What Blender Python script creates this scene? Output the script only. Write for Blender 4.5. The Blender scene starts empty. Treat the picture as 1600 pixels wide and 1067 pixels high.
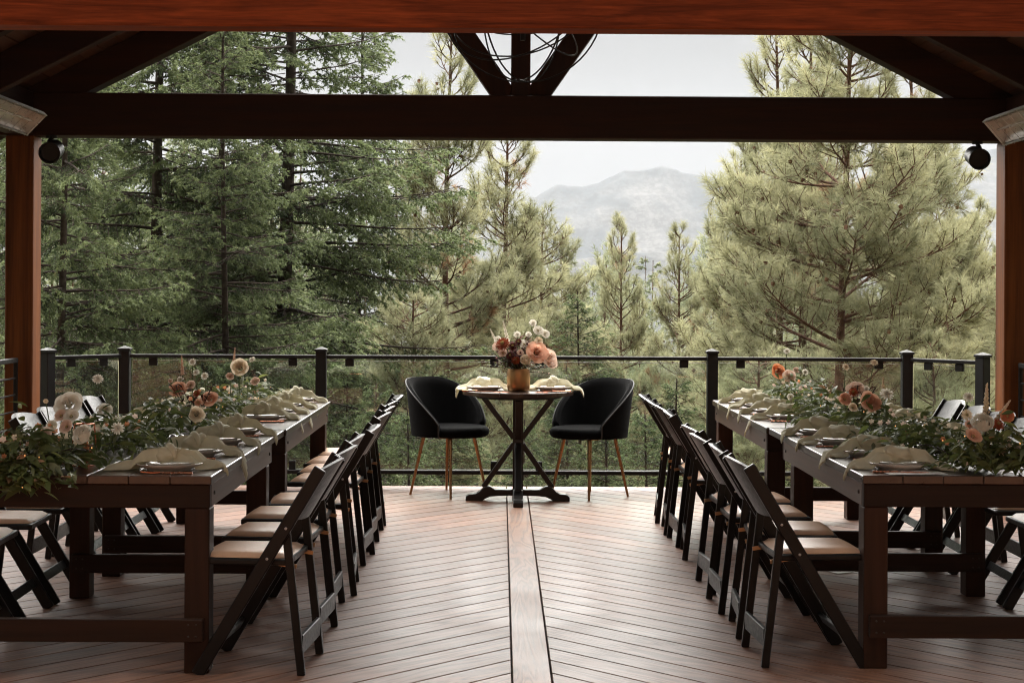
import bpy, bmesh, math, random
import numpy as np
from mathutils import Vector, Matrix, Euler

SC = bpy.context.scene
COL = SC.collection
PI = math.pi

# ------------------------------------------------------------------ camera
F = 2450.0            # focal length in photo pixels (1600 wide)
HOR, ROLL, YAW = 457.0, 0.0055, 17.5 / 2450.0
CAM_H = 1.48
K = F / 2750.0        # depth estimates below were taken at 2750
cam = bpy.data.cameras.new('camera')
cam.sensor_width = 36.0
cam.lens = F / 1600.0 * 36.0
cam.shift_y = -(533.5 - HOR) / 1600.0
cam.clip_start = 0.1
cam.clip_end = 20000.0
cam.dof.use_dof = True
cam.dof.focus_distance = 10.2
cam.dof.aperture_fstop = 16.0
cam_o = bpy.data.objects.new('camera', cam)
cam_o.matrix_world = (Matrix.Translation((0, 0, CAM_H)) @ Matrix.Rotation(-YAW, 4, 'Z')
                      @ Matrix.Rotation(PI / 2, 4, 'X') @ Matrix.Rotation(ROLL, 4, 'Z'))
COL.objects.link(cam_o)
SC.camera = cam_o

# ------------------------------------------------------------------ sky, sun, exposure
SUN_EL, SUN_AZ = math.radians(59), math.radians(-10)      # azimuth from +Y towards +X; the sun behind broad thin cloud
w = bpy.data.worlds.new('World')
SC.world = w
w.use_nodes = True
nt = w.node_tree
nt.nodes.clear()
sky = nt.nodes.new('ShaderNodeTexSky')
sky.sky_type = 'NISHITA'
sky.sun_disc = False
sky.sun_elevation = SUN_EL
sky.sun_rotation = SUN_AZ
sky.altitude = 700
sky.air_density = 1.6
sky.dust_density = 2.0
sky.ozone_density = 1.0
hs = nt.nodes.new('ShaderNodeHueSaturation')              # thin overcast: little blue is left
hs.inputs['Saturation'].default_value = 0.0
hs.inputs['Value'].default_value = 0.19
bg = nt.nodes.new('ShaderNodeBackground')
bg.inputs['Strength'].default_value = 0.05
wo = nt.nodes.new('ShaderNodeOutputWorld')
nt.links.new(sky.outputs['Color'], hs.inputs['Color'])
nt.links.new(hs.outputs['Color'], bg.inputs['Color'])
nt.links.new(bg.outputs['Background'], wo.inputs['Surface'])

sun = bpy.data.lights.new('sun', 'SUN')
sun.energy = 5.0
sun.angle = math.radians(104)
sun.color = (1.0, 0.965, 0.91)
sun_o = bpy.data.objects.new('sun', sun)
sd = Vector((math.sin(SUN_AZ) * math.cos(SUN_EL), math.cos(SUN_AZ) * math.cos(SUN_EL), math.sin(SUN_EL)))
sun_o.rotation_euler = sd.to_track_quat('Z', 'Y').to_euler()
sun_o.location = (-20, -30, 40)
COL.objects.link(sun_o)

SC.view_settings.view_transform = 'Standard'
SC.view_settings.look = 'None'
SC.view_settings.exposure = 2.2
SC.view_settings.gamma = 1.0
SC.view_settings.use_curve_mapping = False
SC.render.engine = 'CYCLES'
SC.cycles.use_denoising = True
SC.cycles.filter_width = 1.1
SC.cycles.max_bounces = 8
SC.cycles.diffuse_bounces = 4
SC.cycles.glossy_bounces = 4
SC.cycles.transparent_max_bounces = 12
SC.cycles.transmission_bounces = 6
SC.cycles.volume_bounces = 1
SC.cycles.sample_clamp_indirect = 8.0


def px(x, y, d):
    """photo pixel + depth along +Y -> world point"""
    u, v = x - 800.0, y - HOR
    u2, v2 = u + ROLL * v + 17.5, v - ROLL * u
    return Vector((u2 / F * d, d, CAM_H - v2 / F * d))


# ------------------------------------------------------------------ materials
MATS = {}


def new_mat(name):
    m = bpy.data.materials.new(name)
    m.use_nodes = True
    n = m.node_tree
    n.nodes.clear()
    MATS[name] = m
    return m, n, n.nodes, n.links


def principled(n, rough=0.5, spec=0.5):
    p = n.nodes.new('ShaderNodeBsdfPrincipled')
    p.inputs['Roughness'].default_value = rough
    p.inputs['Specular IOR Level'].default_value = spec
    o = n.nodes.new('ShaderNodeOutputMaterial')
    n.links.new(p.outputs[0], o.inputs['Surface'])
    return p, o


def ramp(n, fac, stops):
    r = n.nodes.new('ShaderNodeValToRGB')
    e = r.color_ramp.elements
    while len(e) < len(stops):
        e.new(0.5)
    for el, (pos, c) in zip(e, stops):
        el.position = pos
        el.color = (c[0], c[1], c[2], 1) if not isinstance(c, (int, float)) else (c, c, c, 1)
    if fac is not None:
        n.links.new(fac, r.inputs['Fac'])
    return r.outputs['Color']


def coords(n, scale=(1, 1, 1), rot=(0, 0, 0), rnd=0.0, kind='Object'):
    tc = n.nodes.new('ShaderNodeTexCoord')
    out = tc.outputs[kind]
    if rnd:
        oi = n.nodes.new('ShaderNodeObjectInfo')
        mu = n.nodes.new('ShaderNodeMath'); mu.operation = 'MULTIPLY'
        mu.inputs[1].default_value = rnd
        n.links.new(oi.outputs['Random'], mu.inputs[0])
        ad = n.nodes.new('ShaderNodeVectorMath'); ad.operation = 'ADD'
        n.links.new(out, ad.inputs[0]); n.links.new(mu.outputs[0], ad.inputs[1])
        out = ad.outputs[0]
    mp = n.nodes.new('ShaderNodeMapping')
    mp.inputs['Scale'].default_value = scale
    mp.inputs['Rotation'].default_value = rot
    n.links.new(out, mp.inputs['Vector'])
    return mp.outputs[0]


def noise(n, vec, scale, detail=4, rough=0.55, dist=0.0):
    t = n.nodes.new('ShaderNodeTexNoise')
    t.inputs['Scale'].default_value = scale
    t.inputs['Detail'].default_value = detail
    t.inputs['Roughness'].default_value = rough
    t.inputs['Distortion'].default_value = dist
    if vec is not None:
        n.links.new(vec, t.inputs['Vector'])
    return t.outputs['Fac']


def mixc(n, fac, a, b, mode='MIX'):
    m = n.nodes.new('ShaderNodeMix')
    m.data_type = 'RGBA'
    m.blend_type = mode
    for s, v in ((m.inputs[0], fac), (m.inputs[6], a), (m.inputs[7], b)):
        if isinstance(v, (int, float)):
            s.default_value = v if s.type == 'VALUE' else (v, v, v, 1)
        elif isinstance(v, tuple):
            s.default_value = (v[0], v[1], v[2], 1)
        else:
            n.links.new(v, s)
    return m.outputs[2]


def bump(n, p, height, strength=0.3, dist=0.002):
    b = n.nodes.new('ShaderNodeBump')
    b.inputs['Strength'].default_value = strength
    b.inputs['Distance'].default_value = dist
    n.links.new(height, b.inputs['Height'])
    n.links.new(b.outputs[0], p.inputs['Normal'])


def rnd_value(n, lo, hi):
    oi = n.nodes.new('ShaderNodeObjectInfo')
    mr = n.nodes.new('ShaderNodeMapRange')
    mr.inputs['To Min'].default_value = lo
    mr.inputs['To Max'].default_value = hi
    n.links.new(oi.outputs['Random'], mr.inputs['Value'])
    return mr.outputs[0]


def mat_wood(name, dark, light, axis='x', rough=0.5, spec=0.4, fine=60.0, var=0.25, bstr=0.25, coat=0.0, knots=False, stretch=0.05, dist=1.2):
    m, n, nd, lk = new_mat(name)
    p, o = principled(n, rough, spec)
    st = {'x': (stretch, 1, 1), 'y': (1, stretch, 1), 'z': (1, 1, stretch)}[axis]
    v = coords(n, st, rnd=37.0)
    a = noise(n, v, fine * 0.22, 5, 0.6, dist)
    b = noise(n, v, fine * 1.6, 3, 0.6)
    c = ramp(n, a, [(0.25, dark), (0.75, light)])
    g = ramp(n, b, [(0.3, (0.72, 0.72, 0.72)), (0.65, (1.08, 1.08, 1.08))])
    c = mixc(n, 1.0, c, g, 'MULTIPLY')
    if knots:
        vo = nd.new('ShaderNodeTexVoronoi')
        vo.inputs['Scale'].default_value = 3.2
        lk.new(coords(n, {'x': (0.35, 1, 1), 'y': (1, .35, 1), 'z': (1, 1, .35)}[axis]), vo.inputs['Vector'])
        kf = ramp(n, vo.outputs['Distance'], [(0.03, 0.25), (0.14, 1.0)])
        c = mixc(n, 0.8, c, kf, 'MULTIPLY')
    c = mixc(n, 1.0, c, rgb_gray(n, rnd_value(n, 1 - var, 1 + var)), 'MULTIPLY')
    lk.new(c, p.inputs['Base Color'])
    rr = ramp(n, a, [(0.2, rough * 0.8), (0.8, min(1, rough * 1.25))])
    lk.new(rr, p.inputs['Roughness'])
    bump(n, p, b, bstr, 0.0015)
    p.inputs['Coat Weight'].default_value = coat
    p.inputs['Coat Roughness'].default_value = 0.18
    return m


def rgb_gray(n, val):
    c = n.nodes.new('ShaderNodeCombineColor')
    for i in range(3):
        n.links.new(val, c.inputs[i])
    return c.outputs[0]


def mat_plain(name, col, rough=0.5, spec=0.5, metal=0.0, var=0.12, nscale=18.0, bstr=0.0, bscale=300.0,
              sheen=0.0, coat=0.0, transl=0.0, objvar=0.1, sub=0.0):
    m, n, nd, lk = new_mat(name)
    p, o = principled(n, rough, spec)
    v = coords(n, rnd=11.0)
    a = noise(n, v, nscale, 4)
    c = ramp(n, a, [(0.3, tuple(x * (1 - var) for x in col)), (0.7, tuple(min(1, x * (1 + var)) for x in col))])
    if objvar:
        c = mixc(n, 1.0, c, rgb_gray(n, rnd_value(n, 1 - objvar, 1 + objvar)), 'MULTIPLY')
    lk.new(c, p.inputs['Base Color'])
    p.inputs['Metallic'].default_value = metal
    p.inputs['Sheen Weight'].default_value = sheen
    p.inputs['Coat Weight'].default_value = coat
    if sub:
        p.inputs['Subsurface Weight'].default_value = sub
        p.inputs['Subsurface Radius'].default_value = (0.01, 0.006, 0.004)
        p.inputs['Subsurface Scale'].default_value = 0.5
    lk.new(ramp(n, noise(n, v, nscale * 3, 3), [(0.3, rough * 0.82), (0.7, min(1, rough * 1.2))]), p.inputs['Roughness'])
    if bstr:
        bump(n, p, noise(n, v, bscale, 3), bstr, 0.001)
    if transl:
        t = nd.new('ShaderNodeBsdfTranslucent')
        lk.new(c, t.inputs['Color'])
        mx = nd.new('ShaderNodeMixShader')
        mx.inputs[0].default_value = transl
        lk.new(p.outputs[0], mx.inputs[1]); lk.new(t.outputs[0], mx.inputs[2])
        lk.new(mx.outputs[0], o.inputs['Surface'])
    return m


def mat_foliage(name, dark, light, brown, transl=0.35, rough=0.6):
    """needles: per-clump tint read from the mesh attribute 'tint' (0..1; over 0.97 is dead brown)"""
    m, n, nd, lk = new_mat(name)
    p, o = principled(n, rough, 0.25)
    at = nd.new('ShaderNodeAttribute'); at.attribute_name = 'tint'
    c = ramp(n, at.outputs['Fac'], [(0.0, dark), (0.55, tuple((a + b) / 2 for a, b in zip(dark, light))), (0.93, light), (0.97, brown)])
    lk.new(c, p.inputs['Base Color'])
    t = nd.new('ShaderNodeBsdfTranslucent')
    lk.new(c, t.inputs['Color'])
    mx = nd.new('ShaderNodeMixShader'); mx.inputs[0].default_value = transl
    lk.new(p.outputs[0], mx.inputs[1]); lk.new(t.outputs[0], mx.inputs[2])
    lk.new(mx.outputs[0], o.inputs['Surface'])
    return m


CEDAR_SHADE = ((0.010, 0.0035, 0.0017), (0.036, 0.012, 0.0048))  # shade on the timbers under the roof is put into this cedar tone
CEDAR_Z = ((0.042, 0.013, 0.0035), (0.25, 0.082, 0.020))  # same cedar for the posts, light on their inner faces put into the colour
mat_wood('cedar_shade_z', *CEDAR_SHADE, 'z', 0.6, 0.2, 30, 0.12)
mat_wood('cedar_lit', (0.070, 0.015, 0.005), (0.35, 0.078, 0.023), 'x', 0.7, 0.12, 85, 0.08, knots=True, stretch=0.06, dist=2.0)  # same cedar again; light falling on the near beam is put into its colour
mat_wood('cedar_x', *CEDAR_SHADE, 'x', 0.6, 0.2, 30, 0.12, knots=True)
mat_wood('cedar_y', *CEDAR_SHADE, 'y', 0.6, 0.2, 30, 0.12)
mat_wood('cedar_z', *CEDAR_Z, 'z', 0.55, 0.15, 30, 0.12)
mat_wood('ceiling_wood', (0.045, 0.018, 0.008), (0.10, 0.043, 0.018), 'y', 0.6, 0.3, 30, 0.25)
mat_wood('table_top', (0.022, 0.010, 0.0055), (0.068, 0.031, 0.016), 'y', 0.30, 0.5, 26, 0.2, 0.15, coat=0.35)
mat_wood('table_side', (0.03, 0.015, 0.009), (0.10, 0.052, 0.032), 'y', 0.42, 0.5, 26, 0.15, 0.3)
mat_wood('table_x', (0.010, 0.0048, 0.0025), (0.040, 0.0155, 0.0075), 'x', 0.55, 0.18, 26, 0.15, 0.3)
mat_wood('table_z', (0.013, 0.006, 0.003), (0.052, 0.019, 0.009), 'z', 0.55, 0.18, 26, 0.15, 0.3)
mat_wood('black_wood', (0.006, 0.005, 0.0045), (0.016, 0.013, 0.011), 'z', 0.4, 0.45, 40, 0.1, 0.15)
mat_wood('round_top_wood', (0.02, 0.009, 0.005), (0.065, 0.029, 0.015), 'x', 0.30, 0.5, 26, 0.2, 0.15, coat=0.3)


def mat_deck(name):
    m, n, nd, lk = new_mat(name)
    p, o = principled(n, 0.5, 0.45)
    tc = coords(n, (1, 0.09, 1), rnd=53.0)
    p.inputs['Coat Weight'].default_value = 0.0
    ring = noise(n, tc, 5.5, 3, 0.5, 0.6)                 # cathedral grain: bands of a stretched noise
    sn = nd.new('ShaderNodeMath'); sn.operation = 'MULTIPLY'; sn.inputs[1].default_value = 85.0
    lk.new(ring, sn.inputs[0])
    si = nd.new('ShaderNodeMath'); si.operation = 'SINE'
    lk.new(sn.outputs[0], si.inputs[0])
    fine = noise(n, coords(n, (1, 0.06, 1), rnd=31.0), 210, 3, 0.6)
    mul = nd.new('ShaderNodeMath'); mul.operation = 'MULTIPLY_ADD'
    mul.inputs[1].default_value = 0.35
    lk.new(si.outputs[0], mul.inputs[0]); lk.new(fine, mul.inputs[2])
    c = ramp(n, mul.outputs[0], [(0.0, (0.080, 0.031, 0.015)), (0.45, (0.152, 0.064, 0.034)), (1.0, (0.195, 0.090, 0.052))])
    blot = noise(n, coords(n, kind='Object'), 1.7, 4)
    c = mixc(n, 1.0, c, ramp(n, blot, [(0.3, (0.85, 0.83, 0.82)), (0.7, (1.08, 1.08, 1.08))]), 'MULTIPLY')
    c = mixc(n, 1.0, c, rgb_gray(n, rnd_value(n, 0.72, 1.18)), 'MULTIPLY')
    # scuffs and dust specks
    sp = noise(n, coords(n, (1, 1, 1), rnd=7.0), 140, 2, 0.8)
    c = mixc(n, ramp(n, sp, [(0.70, 0.0), (0.78, 0.35)]), c, (0.36, 0.28, 0.23))
    lk.new(c, p.inputs['Base Color'])
    lk.new(ramp(n, blot, [(0.3, 0.42), (0.7, 0.58)]), p.inputs['Roughness'])
    bump(n, p, mul.outputs[0], 0.32, 0.0012)
    return m


mat_deck('deck_board')
mat_plain('deck_under', (0.05, 0.035, 0.028), 0.8)
mat_plain('black_resin', (0.004, 0.0033, 0.003), 0.38, 0.28, bstr=0.05, bscale=220, objvar=0.2)
mat_plain('tan_vinyl', (0.60, 0.36, 0.225), 0.38, 0.5, var=0.06, bstr=0.12, bscale=420, objvar=0.08)
mat_plain('black_metal', (0.008, 0.008, 0.008), 0.5, 0.25, objvar=0.0)
mat_plain('steel', (0.5, 0.5, 0.5), 0.3, 0.5, metal=1.0)
mat_plain('bolt_brass', (0.45, 0.28, 0.14), 0.35, 0.5, metal=1.0)
mat_plain('brass', (0.46, 0.265, 0.125), 0.36, 0.5, metal=1.0, var=0.04, nscale=4)
mat_plain('gold_leg', (0.44, 0.26, 0.13), 0.30, 0.5, metal=1.0, var=0.1)
mat_plain('copper', (0.62, 0.24, 0.13), 0.28, 0.5, metal=1.0)
mat_plain('velvet', (0.0026, 0.0026, 0.0028), 0.95, 0.04, sheen=0.02, objvar=0.0, bstr=0.08, bscale=500)
mat_plain('piping', (0.03, 0.03, 0.03), 0.6, 0.4)
mat_plain('plate_glaze', (0.62, 0.58, 0.53), 0.18, 0.5, var=0.05, objvar=0.04)
mat_plain('plate_dark', (0.07, 0.055, 0.05), 0.25, 0.5, var=0.1)
mat_plain('linen', (0.69, 0.65, 0.485), 0.9, 0.2, sheen=0.3, var=0.08, bstr=0.35, bscale=900, transl=0.28, objvar=0.06)
mat_plain('paper', (0.74, 0.70, 0.66), 0.75, 0.3, var=0.03, nscale=60, objvar=0.03)
mat_plain('glass_edge', (0.55, 0.62, 0.57), 0.3, 0.5)
mat_plain('screw_dark', (0.03, 0.025, 0.02), 0.5, 0.4)
mat_plain('coral_card', (0.55, 0.17, 0.085), 0.7, 0.3)
mat_plain('reflector', (0.62, 0.61, 0.58), 0.32, 0.5, metal=0.55)
mat_plain('heater_case', (0.34, 0.34, 0.32), 0.4, 0.5, metal=0.6)
mat_plain('quartz_tube', (0.45, 0.44, 0.42), 0.2, 0.5)
mat_plain('salt_glass', (0.72, 0.70, 0.68), 0.12, 0.6)
mat_plain('pepper', (0.16, 0.11, 0.08), 0.2, 0.6)
mat_plain('leaf_dark', (0.082, 0.106, 0.032), 0.5, 0.3, var=0.3, nscale=25, transl=0.3, objvar=0.35)
mat_plain('leaf_sage', (0.20, 0.22, 0.12), 0.6, 0.25, var=0.2, nscale=25, transl=0.3, objvar=0.25)
mat_plain('leaf_light', (0.19, 0.215, 0.07), 0.5, 0.3, var=0.25, nscale=25, transl=0.35, objvar=0.3)
mat_plain('leaf_burgundy', (0.060, 0.016, 0.013), 0.8, 0.12, var=0.3, transl=0.15, objvar=0.3)
mat_plain('leaf_dry', (0.46, 0.27, 0.15), 0.5, 0.4, var=0.2, transl=0.25)
mat_plain('stem_green', (0.07, 0.10, 0.035), 0.5, 0.4)
mat_plain('stem_dark', (0.03, 0.018, 0.012), 0.6, 0.3)
mat_plain('petal_white', (0.80, 0.76, 0.67), 0.65, 0.3, var=0.04, transl=0.42, objvar=0.04)
mat_plain('petal_cream', (0.78, 0.66, 0.50), 0.65, 0.3, var=0.06, transl=0.42, objvar=0.05)
mat_plain('petal_blush', (0.72, 0.42, 0.29), 0.65, 0.3, var=0.08, transl=0.42, objvar=0.07)
mat_plain('petal_peach', (0.66, 0.27, 0.13), 0.65, 0.3, var=0.1, transl=0.42, objvar=0.07)
mat_plain('petal_pale', (0.76, 0.58, 0.47), 0.65, 0.3, var=0.06, transl=0.42, objvar=0.05)
mat_plain('petal_burgundy', (0.10, 0.022, 0.018), 0.7, 0.2, var=0.2, transl=0.2)
mat_plain('cone', (0.15, 0.085, 0.05), 0.9, 0.1, var=0.3)
mat_plain('petal_rust', (0.36, 0.085, 0.032), 0.6, 0.3, var=0.15, transl=0.2, objvar=0.1)
mat_plain('pollen', (0.45, 0.38, 0.14), 0.8, 0.2)
mat_plain('bark_pine', (0.12, 0.068, 0.048), 0.95, 0.1, var=0.45, nscale=14, bstr=0.8, bscale=22, objvar=0.1)
mat_plain('bark_fir', (0.062, 0.048, 0.040), 0.95, 0.1, var=0.45, nscale=12, bstr=0.8, bscale=20, objvar=0.1)
mat_plain('roof_metal', (0.12, 0.10, 0.09), 0.5, 0.5)
mat_plain('blocker_siding', (0.22, 0.12, 0.07), 0.8, 0.3, var=0.2)
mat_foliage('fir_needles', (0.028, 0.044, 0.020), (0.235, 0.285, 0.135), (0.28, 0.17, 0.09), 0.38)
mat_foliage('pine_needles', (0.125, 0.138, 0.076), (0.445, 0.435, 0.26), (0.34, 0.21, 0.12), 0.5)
mat_foliage('thicket_needles', (0.09, 0.115, 0.066), (0.34, 0.36, 0.225), (0.32, 0.18, 0.09), 0.5)


def mat_glass():
    m, n, nd, lk = new_mat('pane_glass')
    tr = nd.new('ShaderNodeBsdfTransparent'); tr.inputs['Color'].default_value = (0.90, 0.94, 0.92, 1)
    gl = nd.new('ShaderNodeBsdfGlossy'); gl.inputs['Roughness'].default_value = 0.02
    fr = nd.new('ShaderNodeFresnel'); fr.inputs['IOR'].default_value = 1.5
    df = nd.new('ShaderNodeBsdfDiffuse'); df.inputs['Color'].default_value = (0.5, 0.53, 0.5, 1)
    m1 = nd.new('ShaderNodeMixShader')
    du = noise(n, coords(n, (1, 1, 0.3)), 2.2, 5)           # a film of dust
    lk.new(ramp(n, du, [(0.3, 0.012), (0.75, 0.05)]), m1.inputs[0])
    m2 = nd.new('ShaderNodeMixShader')
    o = nd.new('ShaderNodeOutputMaterial')
    lk.new(tr.outputs[0], m1.inputs[1]); lk.new(df.outputs[0], m1.inputs[2])
    lk.new(fr.outputs[0], m2.inputs[0]); lk.new(m1.outputs[0], m2.inputs[1]); lk.new(gl.outputs[0], m2.inputs[2])
    lk.new(m2.outputs[0], o.inputs['Surface'])


mat_glass()


def mat_emit(name, col, s):
    m, n, nd, lk = new_mat(name)
    e = nd.new('ShaderNodeEmission'); e.inputs['Color'].default_value = (*col, 1); e.inputs['Strength'].default_value = s
    o = nd.new('ShaderNodeOutputMaterial'); lk.new(e.outputs[0], o.inputs['Surface'])


mat_emit('fairy_bulb', (1.0, 0.45, 0.14), 0.5)


def mat_ground():
    m, n, nd, lk = new_mat('forest_ground')
    p, o = principled(n, 0.95, 0.1)
    v = coords(n)
    a = noise(n, v, 0.35, 6, 0.65)
    c = ramp(n, a, [(0.3, (0.05, 0.045, 0.028)), (0.5, (0.11, 0.095, 0.05)), (0.7, (0.19, 0.16, 0.09))])
    lk.new(c, p.inputs['Base Color'])
    bump(n, p, noise(n, v, 6, 5), 0.8, 0.1)


def mat_mountain():
    m, n, nd, lk = new_mat('mountain_slope')
    p, o = principled(n, 0.95, 0.1)
    v = coords(n)
    a = noise(n, coords(n, (1, 0.35, 1.2)), 0.006, 6, 0.66, 0.6)
    b = noise(n, coords(n, (1, 0.2, 1.6)), 0.085, 5, 0.85)
    c = ramp(n, a, [(0.42, (0.075, 0.075, 0.072)), (0.56, (0.016, 0.024, 0.028))])
    tr = ramp(n, b, [(0.42, 1.0), (0.56, 0.25)])
    c = mixc(n, 0.85, c, tr, 'MULTIPLY')
    lk.new(c, p.inputs['Base Color'])


mat_ground()
mat_mountain()


# ------------------------------------------------------------------ mesh helpers
class MB:
    def __init__(s):
        s.v, s.f = [], []

    def add(s, vs, fs):
        o = len(s.v)
        s.v += [tuple(p) for p in vs]
        s.f += [tuple(i + o for i in f) for f in fs]
        return s

    def box(s, x0, x1, y0, y1, z0, z1):
        return s.add([(x0, y0, z0), (x1, y0, z0), (x1, y1, z0), (x0, y1, z0), (x0, y0, z1), (x1, y0, z1), (x1, y1, z1), (x0, y1, z1)],
                     [(3, 2, 1, 0), (4, 5, 6, 7), (0, 1, 5, 4), (1, 2, 6, 5), (2, 3, 7, 6), (3, 0, 4, 7)])

    def bar(s, p0, p1, w, h, up=(0, 0, 1)):
        """square bar from p0 to p1; w across, h along 'up'"""
        p0, p1 = Vector(p0), Vector(p1)
        d = (p1 - p0).normalized()
        u = Vector(up); u = (u - d * u.dot(d)).normalized()
        r = d.cross(u)
        vs = []
        for p in (p0, p1):
            for a, b in ((-1, -1), (1, -1), (1, 1), (-1, 1)):
                vs.append(p + r * a * w / 2 + u * b * h / 2)
        return s.add(vs, [(3, 2, 1, 0), (4, 5, 6, 7), (0, 1, 5, 4), (1, 2, 6, 5), (2, 3, 7, 6), (3, 0, 4, 7)])

    def tube(s, pts, rad, n=8, closed=False):
        pts = [Vector(p) for p in pts]
        if not isinstance(rad, (list, tuple)):
            rad = [rad] * len(pts)
        vs, fs = [], []
        m = len(pts)
        ref = Vector((0, 0, 1))
        prev = None
        for i, p in enumerate(pts):
            if closed:
                d = pts[(i + 1) % m] - pts[i - 1]
            else:
                d = pts[min(i + 1, m - 1)] - pts[max(i - 1, 0)]
            d.normalize()
            if prev is None:
                a = ref if abs(d.dot(ref)) < 0.9 else Vector((1, 0, 0))
                u = (a - d * a.dot(d)).normalized()
            else:
                u = (prev - d * prev.dot(d)).normalized()
            prev = u
            r = d.cross(u)
            for k in range(n):
                t = 2 * PI * k / n
                vs.append(p + (u * math.cos(t) + r * math.sin(t)) * rad[i])
        for i in range(m if closed else m - 1):
            j = (i + 1) % m
            for k in range(n):
                k2 = (k + 1) % n
                fs.append((i * n + k, i * n + k2, j * n + k2, j * n + k))
        if not closed:
            fs.append(tuple(range(n - 1, -1, -1)))
            fs.append(tuple((m - 1) * n + k for k in range(n)))
        return s.add(vs, fs)

    def lathe(s, prof, n=24, c=(0, 0, 0)):
        vs, fs = [], []
        for r, z in prof:
            for k in range(n):
                t = 2 * PI * k / n
                vs.append((c[0] + r * math.cos(t), c[1] + r * math.sin(t), c[2] + z))
        for i in range(len(prof) - 1):
            for k in range(n):
                k2 = (k + 1) % n
                fs.append((i * n + k, i * n + k2, (i + 1) * n + k2, (i + 1) * n + k))
        fs.append(tuple(range(n - 1, -1, -1)))
        fs.append(tuple((len(prof) - 1) * n + k for k in range(n)))
        return s.add(vs, fs)

    def prism(s, poly, axis, a, b):
        """extrude a 2D polygon along an axis ('x','y','z') from a to b"""
        n = len(poly)
        def P(q, t):
            return {'x': (t, q[0], q[1]), 'y': (q[0], t, q[1]), 'z': (q[0], q[1], t)}[axis]
        vs = [P(q, a) for q in poly] + [P(q, b) for q in poly]
        fs = [tuple(range(n - 1, -1, -1)), tuple(range(n, 2 * n))]
        fs += [(i, (i + 1) % n, n + (i + 1) % n, n + i) for i in range(n)]
        return s.add(vs, fs)

    def grid(s, pts):
        """pts[i][j] -> quads"""
        a, b = len(pts), len(pts[0])
        vs = [p for row in pts for p in row]
        return s.add(vs, [(i * b + j, i * b + j + 1, (i + 1) * b + j + 1, (i + 1) * b + j) for i in range(a - 1) for j in range(b - 1)])

    def mesh(s, name, mat, bevel=0.0, smooth=False, segs=1):
        me = bpy.data.meshes.new(name)
        me.from_pydata(s.v, [], s.f)
        bm = bmesh.new(); bm.from_mesh(me)
        bmesh.ops.recalc_face_normals(bm, faces=bm.faces)
        if bevel:
            es = [e for e in bm.edges if len(e.link_faces) == 2 and e.calc_face_angle(0) > 0.5]
            bmesh.ops.bevel(bm, geom=es, offset=bevel, segments=segs, affect='EDGES', profile=0.5, clamp_overlap=True)
        if smooth:
            for f in bm.faces:
                f.smooth = True
            for e in bm.edges:
                if len(e.link_faces) == 2 and e.calc_face_angle(0) > 0.7:
                    e.smooth = False
        bm.to_mesh(me); bm.free()
        me.materials.append(MATS[mat])
        return me

    def build(s, name, mat, parent=None, **kw):
        return obj(name, s.mesh(name, mat, **kw), parent)


def obj(name, me, parent=None, mw=None):
    o = bpy.data.objects.new(name, me)
    COL.objects.link(o)
    if parent is not None:
        o.parent = parent
    if mw is not None:
        o.matrix_local = mw
    return o


def tag(o, label, cat, group=None):
    o['label'] = label
    o['category'] = cat
    if group:
        o['group'] = group
    return o


def thing(name, label, cat, loc=(0, 0, 0), rz=0.0, group=None):
    o = bpy.data.objects.new(name, None)
    o.empty_display_size = 0.05
    COL.objects.link(o)
    o.location = loc
    o.rotation_euler = (0, 0, rz)
    return tag(o, label, cat, group)


def struct(name, loc=(0, 0, 0)):
    o = bpy.data.objects.new(name, None)
    COL.objects.link(o)
    o.location = loc
    o['kind'] = 'structure'
    return o


def copy_thing(root, label, loc, rz=0.0, group=None, name=None):
    r = root.copy(); COL.objects.link(r)
    r.location = loc; r.rotation_euler = (0, 0, rz)
    r['label'] = label
    if group:
        r['group'] = group
    for ch in list(root.children):
        c = ch.copy(); COL.objects.link(c); c.parent = r
        for g in list(ch.children):
            d = g.copy(); COL.objects.link(d); d.parent = c
    return r


def fast_mesh(name, co, tris, mat, tint=None):
    co = np.ascontiguousarray(co, dtype=np.float32)
    tris = np.ascontiguousarray(tris, dtype=np.int32)
    me = bpy.data.meshes.new(name)
    me.vertices.add(len(co)); me.vertices.foreach_set('co', co.ravel())
    me.loops.add(tris.size); me.loops.foreach_set('vertex_index', tris.ravel())
    me.polygons.add(len(tris))
    me.polygons.foreach_set('loop_start', np.arange(0, tris.size, 3, dtype=np.int32))
    me.update(calc_edges=True)
    if tint is not None:
        a = me.attributes.new('tint', 'FLOAT', 'POINT')
        a.data.foreach_set('value', np.ascontiguousarray(tint, dtype=np.float32))
    me.materials.append(MATS[mat])
    return me


X0 = 0.128            # axis of the pavilion, deck and aisle
ORD = ['nearest', 'second', 'third', 'fourth', 'fifth', 'sixth', 'seventh', 'farthest']

# ================================================================== SETTING: deck
DECK_Y0, DECK_Y1, DECK_XL, DECK_XR = 3.6, 11.98, -3.75, 4.0
BW, GAP = 0.147, 0.006


def clip(poly, nx, ny, c):
    """keep the part of poly where nx*x+ny*y <= c"""
    out = []
    for i, p in enumerate(poly):
        q = poly[(i + 1) % len(poly)]
        dp, dq = nx * p[0] + ny * p[1] - c, nx * q[0] + ny * q[1] - c
        if dp <= 0:
            out.append(p)
        if dp * dq < 0:
            t = dp / (dp - dq)
            out.append((p[0] + (q[0] - p[0]) * t, p[1] + (q[1] - p[1]) * t))
    return out


deck = struct('deck')


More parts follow.
